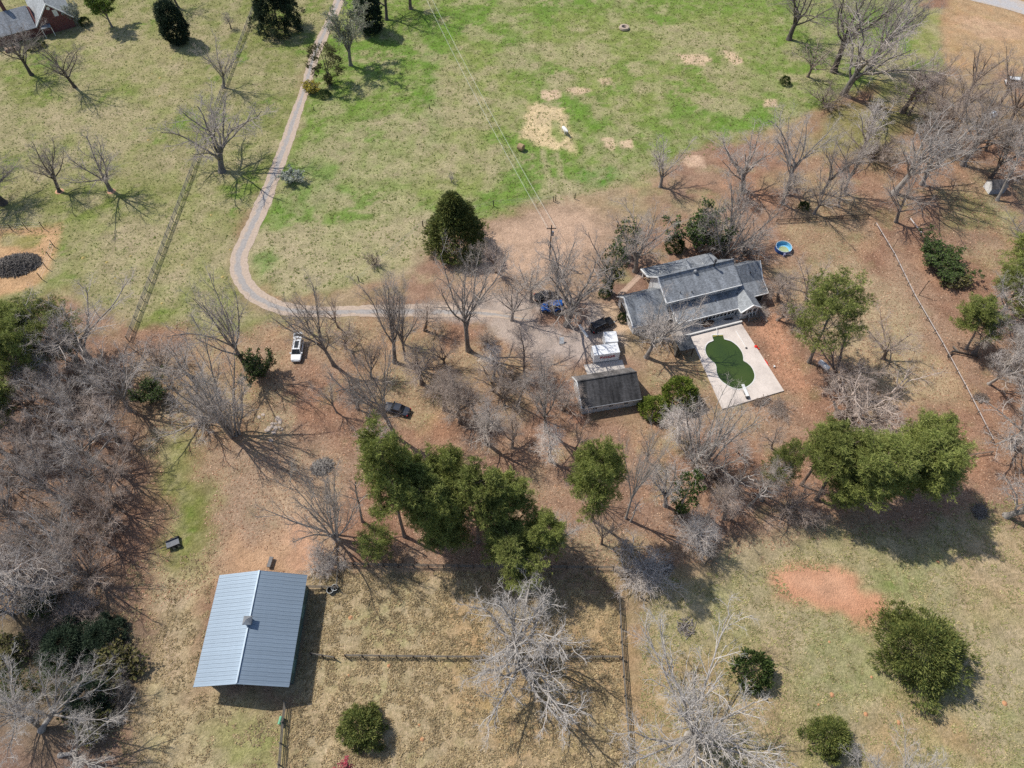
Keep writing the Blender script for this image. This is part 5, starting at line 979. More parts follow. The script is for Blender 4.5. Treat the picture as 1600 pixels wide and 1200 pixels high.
# ---- pool deck, pool
o3 = lambda x, y, z=0: at(1040+x/7.5, 480+y/7.5, z)
DZ = .22
deck_out = [o3(285, 345, DZ), o3(890, 195, DZ), o3(1388, 978, DZ), o3(665, 1192, DZ)]
PO = [(560, 385), (545, 345), (545, 322), (672, 318), (688, 372), (760, 392), (835, 445), (890, 515), (910, 575), (915, 625), (960, 655), (1010, 705), (1040, 770), (1043, 830), (1015, 885), (960, 930), (900, 955), (830, 958), (750, 930), (680, 885), (625, 830), (597, 760), (592, 700), (575, 660), (520, 610), (480, 560), (463, 505), (472, 450), (505, 412)]
P0 = np.array([o3(*p, DZ) for p in PO]); 
def smooth_ring(P, keep, n=6):
    out = []; N = len(P)
    for i in range(N):
        p0, p1, p2, p3 = P[i-1], P[i], P[(i+1) % N], P[(i+2) % N]
        if i in keep: out.append(p1); continue
        for k in range(n):
            u = k/n; out.append(.5*((2*p1)+(-p0+p2)*u+(2*p0-5*p1+4*p2-p3)*u*u+(-p0+3*p1-3*p2+p3)*u**3))
    return np.array(out)
ring = smooth_ring(P0, {0, 1, 2, 3, 4})
def holed(outer, inner, z):
    bm = bmesh.new(); es = []
    for loop in (outer, inner):
        vs = [bm.verts.new((p[0], p[1], z)) for p in loop]
        for i in range(len(vs)): es.append(bm.edges.new((vs[i], vs[(i+1) % len(vs)])))
    bmesh.ops.triangle_fill(bm, edges=es, use_beauty=True); return bm
bm = holed(deck_out, ring, DZ); bmesh.ops.recalc_face_normals(bm, faces=bm.faces)
for f in bm.faces:
    if f.normal.z < 0: f.normal_flip()
def skirt(bm, loop, z0, z1):
    n = len(loop); lo = [bm.verts.new((p[0], p[1], z0)) for p in loop]; hi = [bm.verts.new((p[0], p[1], z1)) for p in loop]
    for i in range(n): j = (i+1) % n; bm.faces.new((lo[i], lo[j], hi[j], hi[i]))
skirt(bm, deck_out[::-1], 0, DZ); skirt(bm, ring, 0.0, DZ)
dme = bpy.data.meshes.new('pool_deck'); bm.to_mesh(dme); bm.free()
def mat_deck():
    m, nt, b = newmat('pool_deck_concrete'); tc = nd(nt, 'ShaderNodeTexCoord').outputs['Object']
    c = mix(nt, 'MULTIPLY', 1.0, (.70, .615, .545), ramp(nt, noise(nt, .22, 6, .62, tc), [(.3, (.70, .69, .70)), (.5, .96), (.7, 1.08)]))
    c = mix(nt, 'MULTIPLY', 1.0, c, ramp(nt, noise(nt, 3, 5, .75, tc), [(.3, .86), (.7, 1.07)]))
    nt.links.new(c, b.inputs['Base Color']); b.inputs['Roughness'].default_value = .85; return m
dme.materials.append(mat_deck()); tag(mobj('pool_deck', dme), kind='structure')
ctr = ring.mean(0)
cop = holed([ctr+(p-ctr)*1.025 for p in ring], [ctr+(p-ctr)*.985 for p in ring], DZ+.02)
for f in cop.faces:
    if f.normal.z < 0: f.normal_flip()
cme = bpy.data.meshes.new('pool_coping'); cop.to_mesh(cme); cop.free(); cme.materials.append(M_CONC_W)
pool = thing('swimming_pool', 'figure eight swimming pool with murky green water in a pale deck', 'pool', (ctr[0], ctr[1], 0))
def local(me):
    for vv in me.vertices: vv.co.x -= ctr[0]; vv.co.y -= ctr[1]
    return me
mobj('coping', local(cme), pool)
m, nt, b = newmat('green_pool_water'); tc = nd(nt, 'ShaderNodeTexCoord').outputs['Object']
nt.links.new(ramp(nt, noise(nt, .13, 4, .55, tc), [(.3, (.034, .060, .016)), (.5, (.046, .078, .015)), (.7, (.066, .095, .02))]), b.inputs['Base Color'])
b.inputs['Roughness'].default_value = .16; b.inputs['Specular IOR Level'].default_value = .5; bump(nt, b, noise(nt, 1.5, 3, .6, tc), .06, .05); M_WATER = m
wme = bpy.data.meshes.new('water'); wme.from_pydata([(p[0]-ctr[0], p[1]-ctr[1], .1) for p in ring], [], [list(range(len(ring)))]); wme.materials.append(M_WATER)
if wme.polygons[0].normal.z < 0: wme.flip_normals()
mobj('water', wme, pool)
def bar(name, p, q, w, h, mat, parent=None, bev=.01):
    """a board from p to q (3d points of its underside's middle)"""
    A, B = Vector(p), Vector(q); L = (B-A).length; a = math.atan2(B.y-A.y, B.x-A.x); t = math.atan2(B.z-A.z, math.hypot(B.x-A.x, B.y-A.y))
    o = MB().box(0, L, -w/2, w/2, 0, h).build(name, mat, parent, bev); o.location = A; o.rotation_euler = (0, -t, a); return o
for k, (xa, ya, xb, yb) in enumerate(((552, 336, 603, 327), (618, 326, 670, 325))):
    bar('pool_step', (*(np.array(o3(xa, ya, .16))-ctr), .13), (*(np.array(o3(xb, yb, .16))-ctr), .13), .45, .08, mat_plain('mossy_step', (.34, .31, .10), .8), pool)
pd = o3(608, 330, .3); bar('pool_rail', (pd[0]-ctr[0], pd[1]-ctr[1], .22), (pd[0]-ctr[0]-.05, pd[1]-ctr[1]+1.5, .8), .07, .07, M_TRIM, pool)
A = o3(903, 905, .8); B = o3(965, 1040, .8)
div = thing('diving_board', 'white diving board reaching over the near end of the green pool', 'diving board', (B[0], B[1], DZ))
bar('board', (0, 0, .5), (A[0]-B[0], A[1]-B[1], .58), .55, .06, M_TRIM, div); dv = (Vector((A[0], A[1], 0))-Vector((B[0], B[1], 0))).normalized()
for k in (.0, 1.0): MB().box(-.25, .25, -.25, .25, 0, .5).build('stand', M_METAL_DK if k == 0 else M_GREY, div, .02, loc=tuple(dv*k), rot=(0, 0, math.atan2(dv.y, dv.x)))
A = o3(822, 280, DZ); B = o3(938, 470, DZ); tag(bar('pool_pole', (*A, DZ+.02), (*B, DZ+.02), .09, .09, M_TRIM, None), 'long white pole lying on the pool deck right of the pool', 'pole')
sk = o3(946, 480, DZ); tag(MB().lathe([(.2, 0), (.22, .05), (.18, .1), (.04, .12)], 16).build('skimmer_lid', M_METAL_DK, None, loc=(*sk, DZ)), 'round dark lid on the deck at the end of the white pole', 'lid')
rd = o3(1055, 470, 0); M_REDP = mat_plain('red_plastic', (.75, .03, .02), .4)
tag(MB().lathe([(.2, 0), (.34, .1), (.34, .28), (.2, .4), (.05, .43)], 10).cyl((.1, -.1, .1), (.55, -.5, .1), .1).build('pool_toy', M_REDP, None, .02, loc=(*rd, 0)), 'bright red plastic toy at the right edge of the pool deck', 'toy')
rd = o3(1165, 640, 0); tag(MB().box(-.6, .5, -.18, .18, 0, .2).cyl((.5, 0, .1), (1.1, -.3, .1), .1).build('pool_toy', M_REDP, None, .03, loc=(*rd, 0), rot=(0, 0, -1.0)), 'small red plastic sled lying beside the pool deck below the red toy', 'toy')
wt = o3(1270, 703, 0); tag(MB().lathe([(.14, 0), (.17, .3), (.16, .36), (.05, .38)], 12).build('bucket', M_TRIM, None, loc=(*wt, 0)), 'little white bucket in the orange dirt right of the pool deck', 'bucket')
# ---- pool shed
pv = [o3(85, 345, 2.3), o3(285, 320, 2.3), o3(352, 475, 2.3), o3(175, 515, 2.3)]; pc = np.mean(pv, axis=0)
shed = thing('pool_shed', 'small open pool shed with a dark grey hipped roof at the deck corner', 'shed', (pc[0], pc[1], 0))
Lp = [(p[0]-pc[0], p[1]-pc[1], 2.3) for p in pv]; r1 = tuple((Vector(Lp[0])+Vector(Lp[3]))*.5*.4+Vector((0, 0, 1.55+.45))); r2 = tuple((Vector(Lp[1])+Vector(Lp[2]))*.5*.4+Vector((0, 0, 2.0)))
r1 = (r1[0], r1[1], 3.15); r2 = (r2[0], r2[1], 3.15); M_SHEDR = mat_shingle('shed_shingles', (.13, .14, .155), .3)
for poly in ([Lp[0], Lp[1], r2, r1], [Lp[3], Lp[2], r2, r1], [Lp[1], Lp[2], r2], [Lp[0], Lp[3], r1]): MB().slab(poly, .1).build('roof_slope', M_SHEDR, shed)
for p in Lp: MB().box(p[0]*.86-.08, p[0]*.86+.08, p[1]*.86-.08, p[1]*.86+.08, 0, 2.35).build('post', M_WOODDK, shed)
MB().box(Lp[0][0]*.8, Lp[0][0]*.8+.08, Lp[3][1]*.8, Lp[0][1]*.8, 0, 2.1).build('wall', M_WOODGR, shed)

# ---- barn
BX0, BX1, BY0, BY1, BEZ, BRZ = -42.6, -29.8, 19.6, 34.8, 3.6, 5.6
barn = thing('metal_roofed_barn', 'barn with a pale blue grey ribbed metal roof and ridge vent', 'barn', ((BX0+BX1)/2, (BY0+BY1)/2, 0))
hw, hl = (BX1-BX0)/2, (BY1-BY0)/2
def mat_metalroof():
    m, nt, b = newmat('blue_grey_metal_roof'); tc = nd(nt, 'ShaderNodeTexCoord').outputs['Object']; oi = nd(nt, 'ShaderNodeObjectInfo')
    c = mix(nt, 'MULTIPLY', 1.0, (.265, .335, .405), ramp(nt, noise(nt, .6, 6, .7, scaled(nt, tc, (.35, 1.5, 1))), [(.3, .8), (.7, 1.1)]))
    c = mix(nt, 'MULTIPLY', 1.0, c, ramp(nt, oi.outputs['Random'], [(0, .95), (1, 1.04)]))
    nt.links.new(c, b.inputs['Base Color']); b.inputs['Roughness'].default_value = .42; b.inputs['Metallic'].default_value = .25; b.inputs['Specular IOR Level'].default_value = .4; return m
M_BROOF = mat_metalroof(); M_BWALL = mat_siding('barn_grey_green_siding', (.13, .19, .17), .3); M_BRWALL = mat_siding('barn_wall_dark', (.10, .115, .13), .3)
NP = 28; pwid = 2*hl/NP; sl_ = math.hypot(hw, BRZ-BEZ); dirx = (hw/sl_, (BRZ-BEZ)/sl_)
pm = MB(); th = .04
pm.box(0, sl_, 0, pwid-.02, 0, th); pm.box(0, sl_, 0, .05, th, th+.04); pm.box(0, sl_, pwid*.5, pwid*.5+.03, th, th+.012)
panel_me = pm.mesh('roof_panel', M_BROOF)
for s in (-1, 1):
    for k in range(NP):
        o = mobj('roof_panel', panel_me, barn)
        ang = math.atan2(BRZ-BEZ, hw)
        if s < 0: o.location = (-hw, -hl+k*pwid, BEZ); o.rotation_euler = (0, -ang, 0)
        else: o.location = (hw, -hl+(k+1)*pwid, BEZ); o.rotation_euler = (0, -ang, math.pi)
strip(barn, 'ridge_cap', (0, -hl, BRZ+.17), (0, hl, BRZ+.13), .2, M_BROOF)
wx_, wy_ = hw-.5, hl-1.0
for s in (-1, 1): MB().box(min(s*wx_, s*(wx_-.15)), max(s*wx_, s*(wx_-.15)), -wy_, wy_, 0, BEZ+.05).build('side_wall', M_BWALL, barn)
for s in (-1, 1): MB().prism([(-wx_+.16, 0), (wx_-.16, 0), (wx_-.16, BEZ), (0, BRZ-.2), (-wx_+.16, BEZ)], s*wy_-.08, s*wy_+.08, 'y').build('gable_wall', M_BRWALL, barn)
MB().box(-2.0, 2.0, -wy_-.16, -wy_-.085, 0, 3.0).build('barn_door', M_DARK, barn)
for s in (-1, 1): strip(barn, 'rake_trim', (s*hw, -hl-.03, BEZ+.1), (0, -hl-.03, BRZ+.12), .16, M_BROOF)
for s in (-1, 1): MB().box(s*.9-.05, s*.9+.05, -wy_-.2, -wy_-.165, 0, 3.3).build('door_track_post', M_TRIM, barn)
for y in (-4.5, 3): 
    MB().box(wx_+.003, wx_+.08, y-.9, y+.9, .9, 2.4).build('shutter', mat_plain('teal_shutter', (.16, .28, .26), .6), barn)
cu = MB().box(-.42, .42, -.42, .42, BRZ-.1, BRZ+.75).build('ridge_vent', M_GREY, barn, loc=(0, .35, 0))
for a, b_ in (((-.6, -.6), (.6, -.6)), ((.6, -.6), (.6, .6)), ((.6, .6), (-.6, .6)), ((-.6, .6), (-.6, -.6))): MB().slab([(*a, BRZ+.75), (*b_, BRZ+.75), (0, 0, BRZ+1.25)], .04).build('vent_roof', M_GREY, cu)
# ---- garage
GA = math.radians(11.0); GL, GW = 10.6, 6.7
gar = thing('grey_garage', 'long grey outbuilding with a dark streaked shingle roof below white containers', 'garage', (11.9, 64.15, 0), GA)
MB().prism([(.3, 0), (.3, 2.3), (4.2, 4.3), (6.4, 2.4), (6.4, 0)], .25, GL-.25).build('wall', mat_siding('garage_siding', (.52, .54, .56), .22), gar)
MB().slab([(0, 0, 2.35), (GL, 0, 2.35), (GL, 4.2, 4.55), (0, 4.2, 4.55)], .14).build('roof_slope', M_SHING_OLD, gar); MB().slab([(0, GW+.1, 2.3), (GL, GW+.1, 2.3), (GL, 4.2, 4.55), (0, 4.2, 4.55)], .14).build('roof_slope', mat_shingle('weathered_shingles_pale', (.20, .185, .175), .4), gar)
strip(gar, 'ridge_cap', (0, 4.2, 4.62), (GL, 4.2, 4.62), .2, M_SHING_OLD); strip(gar, 'rake_trim', (-.03, 0, 2.35), (-.03, 4.2, 4.55), .2, M_TRIM); strip(gar, 'rake_trim', (-.03, 4.2, 4.55), (-.03, GW+.1, 2.3), .2, M_TRIM); strip(gar, 'eave_trim', (0, -.03, 2.31), (GL, -.03, 2.31), .14, M_GREY)
for y in (1.9, 4.6): MB().box(.19, .247, y-1.05, y+1.05, 0, 2.1).build('garage_door', M_TRIM, gar)
for x in (2.5, 5.3, 8.0): window_part(gar, x, .3, 1.35, .8, .7)
pad = MB().poly([(*at(912, 570), .03), (*at(972, 562), .03), (*at(978, 580), .03), (*at(920, 592), .03)]).build('garage_apron', M_CONC, None); tag(pad, kind='structure')
# ---- storage containers with lettering
M_PODW = mat_plain('container_white', (.80, .81, .82), .45, var=.05, scale=1); M_PODR = mat_plain('container_red', (.36, .02, .035), .5, var=.05)
def container(p, L, Wd, Hh, rz, label, text):
    o = thing('storage_container', label, 'container', (*p, 0), rz, 'white storage containers behind the garage')
    MB().box(.03, L-.03, .03, Wd-.03, .12, Hh-.04).build('side_panels', M_PODW, o); MB().box(0, L, 0, Wd, Hh-.06, Hh).build('roof', M_PODW, o, .02)
    MB().box(0, L, 0, Wd, .02, .16).build('base_frame', M_GREY, o)
    for x in (0, L-.1):
        for y in (0, Wd-.1): MB().box(x, x+.1, y, y+.1, .165, Hh-.065).build('corner_post', M_PODW, o)
    MB().box(L*.04, L*.96, .024, .029, Hh*.47, Hh*.49).build('seam', M_GREY, o)
    if text:
        tc = bpy.data.curves.new('lettering', 'FONT'); tc.body = text; tc.size = .86; tc.offset = .045; tc.space_character = 1.12; tc.extrude = .006; tc.align_x = 'CENTER'; tc.align_y = 'CENTER'
        t = bpy.data.objects.new('tmp', tc); COL.objects.link(t); bpy.context.view_layer.update()
        me = bpy.data.meshes.new_from_object(t.evaluated_get(bpy.context.evaluated_depsgraph_get())); bpy.data.objects.remove(t); me.materials.clear(); me.materials.append(M_PODR)
        mobj('lettering', me, o, (L*.53, .012, Hh*.60), (math.pi/2, 0, 0), (1.18, .82, 1))
        MB().box(L*.32, L*.74, .016, .0235, Hh*.60-.40, Hh*.60-.33).build('red_underline', M_PODR, o)
    return o
container((14.75, 75.35), 4.75, 2.2, 2.4, math.radians(9), 'larger white storage container with red PODS lettering behind the garage', 'PODS')
container((16.95, 78.35), 2.35, 2.4, 2.4, math.radians(4), 'smaller plain white storage container behind the lettered one', None)
# ---- red brick house at the top left
BA = math.radians(31); bh = thing('brick_house', 'red brick house with grey gabled roofs in the top left corner', 'house', (-125.1, 182.6, 0), BA)
def bprism(prof, a0, a1, name, mat): return MB().prism(prof, a0, a1, 'y').build(name, mat, bh)
bprism([(.35, 0), (8.8, 0), (8.8, 2.8), (4.6, 7.1), (.35, 2.8)], 0, 15, 'wall', M_BRICK)
for s, u in ((-1, -.15), (1, 9.35)): MB().slab([(4.6, -.35, 7.5), (4.6, 15.3, 7.5), (u, 15.3, 2.75), (u, -.35, 2.75)], .2).build('roof_slope', M_SHING_LT, bh)
for a, b_ in (((-.15, -.37, 2.75), (4.6, -.37, 7.5)), ((4.6, -.37, 7.5), (9.35, -.37, 2.75))): strip(bh, 'rake_trim', a, b_, .3, M_TRIM)
window_part(bh, 5.7, 0, 4.6, .95, 1.5, cols=2, mat=M_TRIM); MB().lathe([(.42, 0), (.42, .06)], 20).build('round_vent', M_TRIM, bh, loc=(4.6, -.01, 6.1), rot=(math.pi/2, 0, 0))
MB().box(.7, 3.2, -1.9, -.02, 2.4, 2.55).build('porch_roof', M_SHING, bh)
for x in (.8, 3.1): MB().box(x-.08, x+.08, -1.8, -1.64, 0, 2.4).build('porch_post', M_TRIM, bh)
MB().prism([(.4, 0), (.4, 2.6), (5.6, 5.3), (10.5, 2.6), (10.5, 0)], -11.5, .3, 'x').build('wall', M_BRICK, bh)
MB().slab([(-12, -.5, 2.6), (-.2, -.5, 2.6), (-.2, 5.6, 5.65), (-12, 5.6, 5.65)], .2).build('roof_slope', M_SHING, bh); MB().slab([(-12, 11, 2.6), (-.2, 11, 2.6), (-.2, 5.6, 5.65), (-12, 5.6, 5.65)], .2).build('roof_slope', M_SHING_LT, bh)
MB().box(-5.8, -4.9, 5.8, 6.7, 4.6, 8.4).build('chimney', M_BRICK, bh)
for k in range(8): MB().box(-9.5+k*.42, -9.5+k*.42+.40, -3.4, -.2, .55-.06*k, .6-.06*k).build('step', M_DECKW, bh)
MB().box(-9.6, -6.0, -3.7, -3.5, 0, .8).build('step_wall', M_BRICK, bh); MB().box(-9.6, -6.0, -.18, .05, 0, .9).build('step_wall', M_BRICK, bh)
# ---- small shed at the right
ss = thing('garden_shed', 'small shed with a white gable and dark roof among trees at right', 'shed', (103.6, 120.5, 0), math.radians(6))
MB().prism([(0, 0), (2.6, 0), (2.6, 1.7), (1.3, 2.7), (0, 1.7)], 0, 3.4, 'x').build('wall', mat_siding('shed_grey', (.33, .36, .42)), ss)
MB().slab([(-.15, -.15, 1.62), (3.55, -.15, 1.62), (3.55, 1.3, 2.78), (-.15, 1.3, 2.78)], .08).build('roof_slope', mat_shingle('shed_roof', (.16, .15, .15)), ss); MB().slab([(-.15, 2.75, 1.62), (3.55, 2.75, 1.62), (3.55, 1.3, 2.78), (-.15, 1.3, 2.78)], .08).build('roof_slope', mat_shingle('shed_roof2', (.16, .15, .15)), ss)
MB().prism([(.06, .05), (2.54, .05), (2.54, 1.68), (1.3, 2.62), (.06, 1.68)], -.04, -.003, 'x').build('gable_panel', M_TRIM, ss)
# ------------------------------------------------------------------ vehicles
M_WHITEP = mat_paint('white_car_paint', (.78, .79, .8)); M_BLACKP = mat_paint('black_car_paint', (.018, .018, .02)); M_BLUEP = mat_paint('blue_car_paint', (.015, .17, .62)); M_NAVYP = mat_paint('dark_blue_car_paint', (.02, .028, .045))
M_TYRE = mat_plain('tyre_rubber', (.02, .02, .02), .9); M_RIM = mat_plain('rim_metal', (.5, .5, .52), .3, .7); M_LAMP = mat_plain('lamp_glass', (.75, .75, .72), .15); M_TAIL = mat_plain('tail_lamp', (.45, .02, .02), .25)
def wheel_mesh(r, w):
    a = MB().cyl((0, -w/2, 0), (0, w/2, 0), r, seg=18).mesh('tyre', M_TYRE, .03); b_ = MB().cyl((0, -w/2-.015, 0), (0, w/2+.015, 0), r*.62, seg=14).mesh('rim', M_RIM); return a, b_
def car(label, cat, p, rz, L, Wd, H, paint, style='suv', gate=False, sunroof=False, name='parked_car', glass=None, top=None):
    o = thing(name, label, cat, (*p, 0), rz); gl = glass or M_GLASS; h0 = .32; hb = H*.56; x0, x1 = -L/2, L/2
    hood = L*.26 if style != 'jeep' else L*.3; w2 = Wd/2
    b = MB(); sec = [(x0, h0+.12, hb-.14, .84), (x0+.14, h0, hb-.02, .95), (x0+L*.2, h0-.06, hb+.02, 1), (x1-hood-.1, h0-.06, hb+.02, 1), (x1-hood*.5, h0-.04, hb-.05, .98), (x1-.2, h0, hb-.13, .92), (x1, h0+.14, hb-.3, .78)]
    n = 0
    for x, za, zb, k in sec:
        b.v += [(x, -w2*k*.94, za), (x, -w2*k, za+(zb-za)*.45), (x, -w2*k*.98, zb-.07), (x, -w2*k*.88, zb), (x, w2*k*.88, zb), (x, w2*k*.98, zb-.07), (x, w2*k, za+(zb-za)*.45), (x, w2*k*.94, za)]
    for i in range(len(sec)-1):
        for j in range(8): b.f.append([i*8+j, i*8+(j+1) % 8, (i+1)*8+(j+1) % 8, (i+1)*8+j])
    b.f.append(list(range(8))); b.f.append([(len(sec)-1)*8+j for j in range(7, -1, -1)])
    b.build('body', paint, o, smooth=False)
    xr0, xr1 = x0+(.12 if style != 'sedan' else L*.2), x1-hood-.12; ins = .16; fr = .62 if style != 'jeep' else .28; rr = .28 if style == 'suv' else (.1 if style == 'jeep' else .7)
    zt = H-.07; zc = hb-.01
    cab = MB(); cab.v = [(xr0, -w2*.9, zc), (xr1+.1, -w2*.9, zc), (xr1+.1, w2*.9, zc), (xr0, w2*.9, zc), (xr0+rr, -w2*.9+ins, zt), (xr1-fr, -w2*.9+ins, zt), (xr1-fr, w2*.9-ins, zt), (xr0+rr, w2*.9-ins, zt)]
    cab.f = [[4, 5, 6, 7], [0, 1, 5, 4], [1, 2, 6, 5], [2, 3, 7, 6], [3, 0, 4, 7]]; cab.build('cabin_glass', gl, o)
    rf = MB().box(xr0+rr-.06, xr1-fr+.04, -w2*.9+ins-.03, w2*.9-ins+.03, zt+.002, H).build('roof', top or paint, o, .02)
    for s in (-1, 1):
        for fx in (0, .36, .7): # pillars
            xa = xr0+.02+(xr1-xr0)*fx; xb = xr0+rr+(xr1-fr-xr0-rr)*min(1, fx*1.05)
            MB().cyl((xa, s*(w2*.9+.005), zc), (xb, s*(w2*.9-ins+.01), zt), .045, seg=6).build('pillar', paint, o)
        MB().cyl((xr1+.08, s*(w2*.88), zc), (xr1-fr, s*(w2*.9-ins), zt), .05, seg=6).build('pillar', paint, o)
        MB().box(xr1-.25, xr1-.02, min(s*w2*.95, s*(w2+.2)), max(s*w2*.95, s*(w2+.2)), hb+.02, hb+.2).build('mirror', paint, o, .02)
        MB().box(x1-.32, x1-.06, min(s*w2*.5, s*w2*.84), max(s*w2*.5, s*w2*.84), hb-.32, hb-.15).build('headlight', M_LAMP, o, .02)
        MB().box(x0-.01, x0+.14, min(s*w2*.7, s*w2*.93), max(s*w2*.7, s*w2*.93), hb-.3, hb-.05).build('tail_light', M_TAIL, o, .02)
        if style == 'suv': MB().cyl((xr0+rr+.1, s*(w2*.9-ins-.06), H+.04), (xr1-fr-.15, s*(w2*.9-ins-.06), H+.04), .03, seg=6).build('roof_rail', M_GREY, o)
    ty, ri = wheel_mesh(.36 if style != 'jeep' else .42, .24)
    for sx in (-.31, .31):
        for s in (-1, 1):
            w_ = mobj('wheel', ty, o, (L*sx, s*(w2-.1), .36 if style != 'jeep' else .42)); mobj('rim', ri, w_)
    MB().box(x1-.05, x1+.06, -w2*.78, w2*.78, .32, .55).build('front_bumper', M_METAL_DK if paint is not M_WHITEP else M_GREY, o, .03); MB().box(x0-.08, x0+.03, -w2*.84, w2*.84, .34, .58).build('rear_bumper', M_METAL_DK, o, .03)
    if sunroof: MB().box(xr0+rr+.5, xr1-fr-.25, -.38, .38, H+.001, H+.015).build('sunroof', M_GLASS, rf)
    if gate:
        lg = MB().slab([(x0-.95, -w2*.82, H+.32), (x0-.95, w2*.82, H+.32), (xr0+rr-.1, w2*.84, H+.04), (xr0+rr-.1, -w2*.84, H+.04)], .08).build('raised_liftgate', paint, o); MB().slab([(x0-.5, -w2*.7, H+.24), (x0-.5, w2*.7, H+.24), (x0-.12, w2*.72, H+.155), (x0-.12, -w2*.72, H+.155)], .02).build('rear_window', M_GLASS, lg)
        MB().box(x0+.02, xr0+rr, -w2*.8, w2*.8, hb-.06, hb+.02).build('cargo_floor', M_DARK, o)
    if style == 'jeep': MB().cyl((x0-.22, 0, hb*.95), (x0-.02, 0, hb*.95), .36, seg=16).build('spare_wheel', M_TYRE, o)
    return o
def heading(pa, pb): return math.atan2(pb[1]-pa[1], pb[0]-pa[0])
car('white car with a sunroof and its tailgate raised, on the leaf litter', 'car', at(466, 551), heading(at(470, 530), at(463, 570)), 4.7, 1.9, 1.65, M_WHITEP, 'suv', True, True)
car('black car parked on the pad beside the white containers', 'car', at(940, 511), heading(at(922, 520), at(958, 503)), 4.9, 1.95, 1.75, M_BLACKP, 'suv', glass=mat_glass('tinted_glass', (.012, .012, .014)))
car('bright blue car with dark sides beside the huge oak in the turnaround', 'car', at(862, 483), heading(at(880, 484), at(845, 484))+.06, 4.2, 1.85, 1.8, M_BLUEP, 'jeep')
car('black car parked in shade just behind the bright blue car', 'car', at(853, 466), math.radians(8), 4.5, 1.85, 1.55, M_BLACKP, 'sedan')
car('dark blue car parked under bare branches in the leaf litter woods', 'car', at(621, 642), heading(at(640, 648), at(605, 638)), 4.6, 1.85, 1.5, M_NAVYP, 'sedan')
car('white pickup truck at the far right frame edge by a brown thicket', 'truck', at(1586, 133), math.radians(-8), 5.2, 2.0, 1.8, M_WHITEP, 'suv', name='parked_truck')
tp_ = thing('tarp_pile', 'crumpled pale blue tarp pile at the foot of the top right thicket', 'tarp', (*at(1551, 180), 0))
MB().lathe([(1.3, 0), (1.2, .4), (.7, .8), (.1, .95)], 9).build('tarp', mat_plain('pale_tarp', (.6, .65, .72), .5), tp_, loc=(0, 0, 0)); MB().box(-1.9, -.9, .1, .9, 0, .5).build('dark_crate', M_NAVYP, tp_, .05, rot=(0, 0, .5))
# garden trailer
tr_ = thing('utility_trailer', 'small utility trailer coloured dark for the tree shade above the barn', 'trailer', (*at(272, 851), 0), .45)
MB().box(-.95, .95, -.6, .6, .5, .6).build('bed', mat_plain('trailer_shade_grey', (.16, .17, .19), .6), tr_); [MB().box(-.95, .95, s*.6-.03, s*.6+.03, .605, .85).build('side_board', M_METAL_DK, tr_) for s in (-1, 1)]  # bed colour darkened to stand in for the tree shade over the trailer
MB().cyl((-.95, 0, .45), (-2.0, 0, .4), .05).build('tow_bar', M_METAL_DK, tr_); ty, ri = wheel_mesh(.36, .2)
for x in (0, .75):
    for s in (-1, 1): w_ = mobj('wheel', ty, tr_, (x, s*.78, .36)); mobj('rim', ri, w_)
# ------------------------------------------------------------------ fences
def fence(name, label, pts, step, hgt, rails, matp, matr, post=.13, rail_h=.14, group=None, cat='fence', rail_w=.05, wire=False, gaps=0):
    P = [np.array(p[:2], float) for p in pts]; o = thing(name, label, cat, (P[0][0], P[0][1], 0), 0, group)
    pm_ = MB().box(-post/2, post/2, -post/2, post/2, -.1, hgt+.08).mesh('post', matp); prev = None; rc = {}
    for a, b_ in zip(P[:-1], P[1:]):
        L = np.linalg.norm(b_-a); n = max(1, round(L/step)); d = (b_-a)/n; ang = math.atan2(d[1], d[0]); sl2 = np.linalg.norm(d)
        key = round(sl2, 3)
        if key not in rc: rc[key] = (MB().cyl((0, 0, 0), (sl2, 0, 0), .012, seg=4) if wire else MB().box(0, sl2, -rail_w/2, rail_w/2, -rail_h/2, rail_h/2)).mesh('rail', matr)
        nx_, ny_ = -math.sin(ang)*(post/2+rail_w/2+.003), math.cos(ang)*(post/2+rail_w/2+.003)
        for k in range(n+1):
            q = a+d*k-P[0]
            if k > 0 or prev is None: mobj('post', pm_, o, (q[0], q[1], 0), (0, 0, ang))
            if k < n:
                for z in rails:
                    if gaps and RNG.random() < gaps: continue
                    mobj('wire' if wire else 'rail', rc[key], o, (q[0]+nx_, q[1]+ny_, z+RNG.uniform(-.02, .02)), (0, 0, ang))
        prev = 1
    return o
fence('board_fence', 'long dark board fence running down the left lawn beside the driveway', [(-71.4, 207), (-71.3, 80.5)], 2.44, 1.35, (.35, .7, 1.05, 1.32), mat_plain('silver_wood', (.27, .25, .215), .9, var=.3), mat_plain('silver_rail', (.27, .25, .215), .9, var=.3), .11, .1)
fence('wire_fence', 'thin post and wire fence on the upper side of the clay garden', [at(-30, 366), at(20, 361), at(43, 359), at(69, 358)], 3.2, 1.9, (.7, 1.3, 1.8), M_WOODDK, M_GREY, .11, wire=True)
fence('wire_fence', 'thin post and wire fence on the lawn side of the clay garden', [at(85.5, 386), at(80, 404), at(74, 420), at(66, 437)], 3.0, 1.9, (.7, 1.3, 1.8), M_WOODDK, M_GREY, .11, wire=True)
fence('board_fence', 'paddock board fence along the pine group, from the corner post to the right', [at(530, 884), at(600, 886), at(740, 888), at(958, 890)], 2.4, 1.3, (.4, .8, 1.2), M_WOODDK, M_WOODGR)
fence('board_fence', 'short board fence between the barn and the paddock corner', [at(482, 920), at(527, 921)], 2.2, 1.3, (.4, .8, 1.2), M_WOODDK, M_WOODGR)
fence('board_fence', 'short board fence beside the round tubs climbing to the paddock corner', [at(528, 922), at(531, 885)], 2.2, 1.3, (.4, .8, 1.2), M_WOODDK, M_WOODGR)
